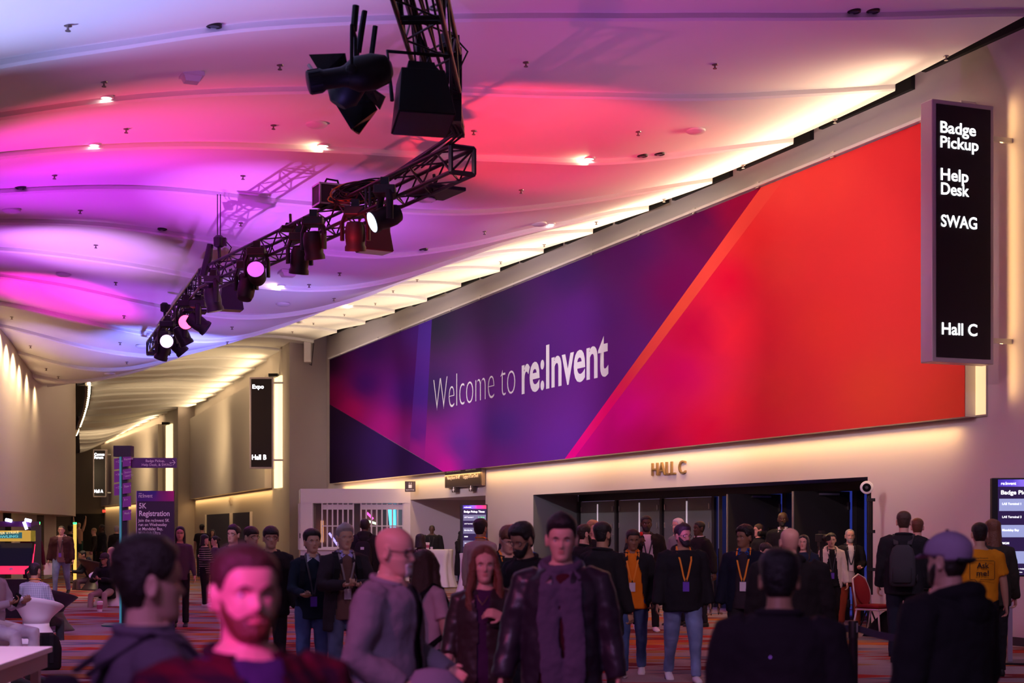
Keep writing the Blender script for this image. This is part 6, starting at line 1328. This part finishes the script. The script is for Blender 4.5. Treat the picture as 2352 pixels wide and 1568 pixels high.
P('man in long black coat with glasses seen from behind right of the scarf', 1384, 14.5, 1197, face=140, skin='tan', hair=('short', 'black'), beard=('black', .008), glasses='wire', shirt=BLK, jacket=(.013, .012, .015), jlen=-.30, trousers=BLK)
P('light haired person peeking over the man in the long black coat', 1362, 24, 1196, face=25, skin='pink', hair=('messy', 'blond'), shirt=BLK)
P('white haired man in glasses behind the bearded man in the hoodie', 1557, 26, 1189, face=-58, skin='pink', hair=('short', 'white'), glasses='wire', shirt=(.2, .2, .2))
P('guard with white collar and black jacket in profile by the closed doors', 1606, 25.6, 1196, face=-68, skin='dark', hair=('short', 'black'), shirt=(.7, .64, .68), collar=(.75, .68, .74), jacket=BLK, arms=('back', 'back'), build=1.1)
P('man with brown hair in profile facing left near the open door', 1743, 28.3, 1202, face=-80, skin='pink', hair=('short', 'brown'), shirt=BLK, jacket=BLK)
P('tall bald guard with white collar standing in the open doorway', 1798, 27.2, 1174, face=-16, skin='dark', hair=None, beard=('black', .005), shirt=BLK, collar=(.75, .70, .75), build=1.1)
P('bald man in huge black coat seen from behind', 1814, 12, 1209, face=176, skin='pink', hair=None, shirt=BLK, jacket=(.013, .012, .014), build=1.35, hood=BLK)
P('person in dark hood with pale face right of the bald coat wearer', 1846, 22, 1228, face=-24, skin='light', hair=('long', 'black'), shirt=(.015, .025, .05), jacket=(.014, .024, .05), hood=(.014, .024, .05))
P('dark curly haired person half hidden by the big black coat', 1756, 19, 1248, face=26, pitch=12, skin='light', hair=('curly', 'black'), hv=.7, shirt=BLK)
P('woman in cream fleece jacket with violet badge walking with a tripod', 1909, 24.4, 1223, face=-4, pitch=4, pose='walk', skin='asian', hair=('bun', 'black'), hv=1.5, shirt=BLK, jacket=(.62, .54, .50), jopen=.10, lan=(.03, .03, .04), badge='low', trousers=BLK, arms=('hold', 'down'), build=.95, hood=(.58, .50, .46))
P('grey bearded man in black jacket and rust trousers', 1952, 25.3, 1214, face=-3, pose='walk2', skin='pink', hair=('recede', 'grey'), beard=('grey', .006), shirt=(.72, .65, .68), jacket=BLK, jopen=.055, lan=(.03, .03, .05), trousers=(.30, .06, .028), shoes=(.16, .07, .05), arms=('down', 'hold'), jlen=-.2)
c = P('tall man in black sweater seen from behind by the pale wall', 2076, 18.8, 1173, face=162, skin='pink', hair=('short', 'brown'), glasses='thick', shirt=BLK, jacket=(.014, .013, .017), trousers=(.014, .015, .03), build=1.12, arms=('down', 'down'))
backpack(c, 'charcoal backpack slung on the tall man in the black sweater', (.045, .042, .05))
P('man with short auburn hair mostly hidden by the tall man', 2107, 21, 1189, face=168, skin='pink', hair=('short', 'auburn'), shirt=BLK, jacket=BLK, arms=((35, 10, 70, 20), 'down'))
def askme(c):
    root, sp = c['root'], c['sp']; ink = mat('ink_dark', (.03, .015, .01), .7)
    y = lambda z: float(np.interp(z, [q[0] for q in c['TR']], [q[2] for q in c['TR']]))*c['b']+.048
    M = frame((-1, 0, 0), UP, sp(0, y(.26), .26))
    text_fit('Ask', .125, .058, ink, M @ Matrix.Translation((-.055, .075, 0)), root, 'lettering', bold=.02); text_fit('me!', .125, .055, ink, M @ Matrix.Translation((-.058, -.005, 0)), root, 'lettering', bold=.02)
    pts = [M @ Vector(q) for q in ((-.115, .15, .002), (.115, .15, .002), (.125, .14, .002), (.125, -.035, .002), (.115, -.045, .002), (-.02, -.045, .002), (-.03, -.095, .002), (-.075, -.045, .002), (-.115, -.045, .002), (-.125, -.035, .002), (-.125, .14, .002), (-.115, .15, .002))]
    MB().tube(pts, .0028, 5).build('speech_bubble', ink, root); text_fit('re:Invent', .12, .018, ink, M @ Matrix.Translation((-.06, .17, 0)), root, 'lettering')
P('man in orange yellow tee printed Ask me, seen from behind', 2250, 15.6, 1199, face=172, skin='asian', hair=('short', 'black'), shirt=(.86, .36, .015), sleeve=.45, trousers=BLK, extra=askme, build=1.08, collar=None)
P('woman with very long light brown hair beside the orange yellow tee', 2280, 17, 1193, face=178, skin='light', hair=('longest', 'auburn'), hv=1.2, shirt=(.13, .09, .04), jacket=(.03, .026, .02))
# --- left side
P('bearded man in dark red shirt beside the arcade cabinet', 72, 33, 1207, face=18, skin='pink', hair=('buzz', 'dark'), beard=('dark', .006), shirt=(.09, .008, .014), collar=(.09, .008, .014))
c = P('smiling man in maroon quilted jacket and grey hood holding papers', 141, 38.6, 1206, face=4, pose='walk', skin='pink', hair=('buzz', 'dark'), shirt=(.20, .10, .12), jacket=(.05, .014, .020), jopen=.09, hood=(.30, .20, .22), lan=(.05, .03, .05), badge='low', trousers=LDENIM, tpat='denim', build=1.18)
held(c, -1, 'papers', mk_paper, 'white sheet of paper in the hand of the man in the quilted jacket', 'paper')
P('seated man in pale blue check shirt seen from behind on white chair', 80, 22.1, 1290, face=168, pose='sit', skin='tan', hair=('buzz', 'black'), shirt=(.42, .50, .55), spat='check', trousers=(.05, .05, .06), arms=('hold', 'hold'), lan=(.8, .35, .05), shoes=(.15, .15, .18), seat=.42)
c = P('seated person in pale jeans at the left frame edge using a phone', -22, 16.0, 1262, face=72, pose='sit', skin='tan', hair=('short', 'dark'), shirt=(.45, .38, .45), trousers=(.50, .47, .60), tpat='denim', arms=('phone', 'phone'), seat=.42)
held(c, -1, 'phone', mk_phone, 'dark phone in the hands at the left frame edge', 'phone')
P('seated person in black hood bending forward on dark lounge chair', 212, 41, 1264, face=-60, lean=24, pose='sit', skin='tan', hair=('short', 'black'), shirt=(.015, .018, .035), hood=(.015, .018, .035), trousers=(.10, .06, .09), arms=('hold', 'hold'), shoes=(.45, .38, .55), seat=.42)
c = P('seated woman in dark cap and beige trousers holding a phone', 246, 32.2, 1269, face=-12, lean=10, pose='sit', skin='tan', cap=(.05, .03, .04), hair=('long', 'black'), shirt=BLK, jacket=BLK, trousers=(.40, .31, .27), arms=('hold2', 'hold2'), shoes=(.12, .08, .10), seat=.42, build=.92)
held(c, -1, 'phone', mk_phone, 'phone in the hands of the seated woman in the dark cap', 'phone')
P('person with pink hair seen from behind near the direction post', 257, 36, 1256, face=172, skin='light', hair=('long', 'pinkhair'), shirt=(.3, .12, .16), pose='sit', seat=.44)
P('distant person in pink top reaching both arms overhead', 181, 74, 1200, face=176, skin='pink', hair=('short', 'blond'), shirt=(.42, .24, .20), arms=('up', 'up'), trousers=(.02, .06, .06))
P('distant fair haired person in dark clothes facing left', 220, 53, 1212, face=-70, skin='pink', hair=('short', 'blond'), shirt=(.03, .025, .02), lean=6)
P('distant dark skinned person in long black coat facing left', 234, 50, 1204, face=-60, skin='dark', hair=('short', 'black'), shirt=BLK, jacket=BLK, jlen=-.5)
P('distant grey haired man in black suit seen from behind', 268, 48, 1207, face=178, skin='pink', hair=('short', 'grey'), shirt=BLK, jacket=BLK, collar=(.7, .66, .7))
P('distant person with dark tousled hair behind the green topped post', 162, 50, 1206, face=168, skin='tan', hair=('messy', 'black'), shirt=BLK)
flush_jobs()
bpy.data.scenes.remove(SCR)
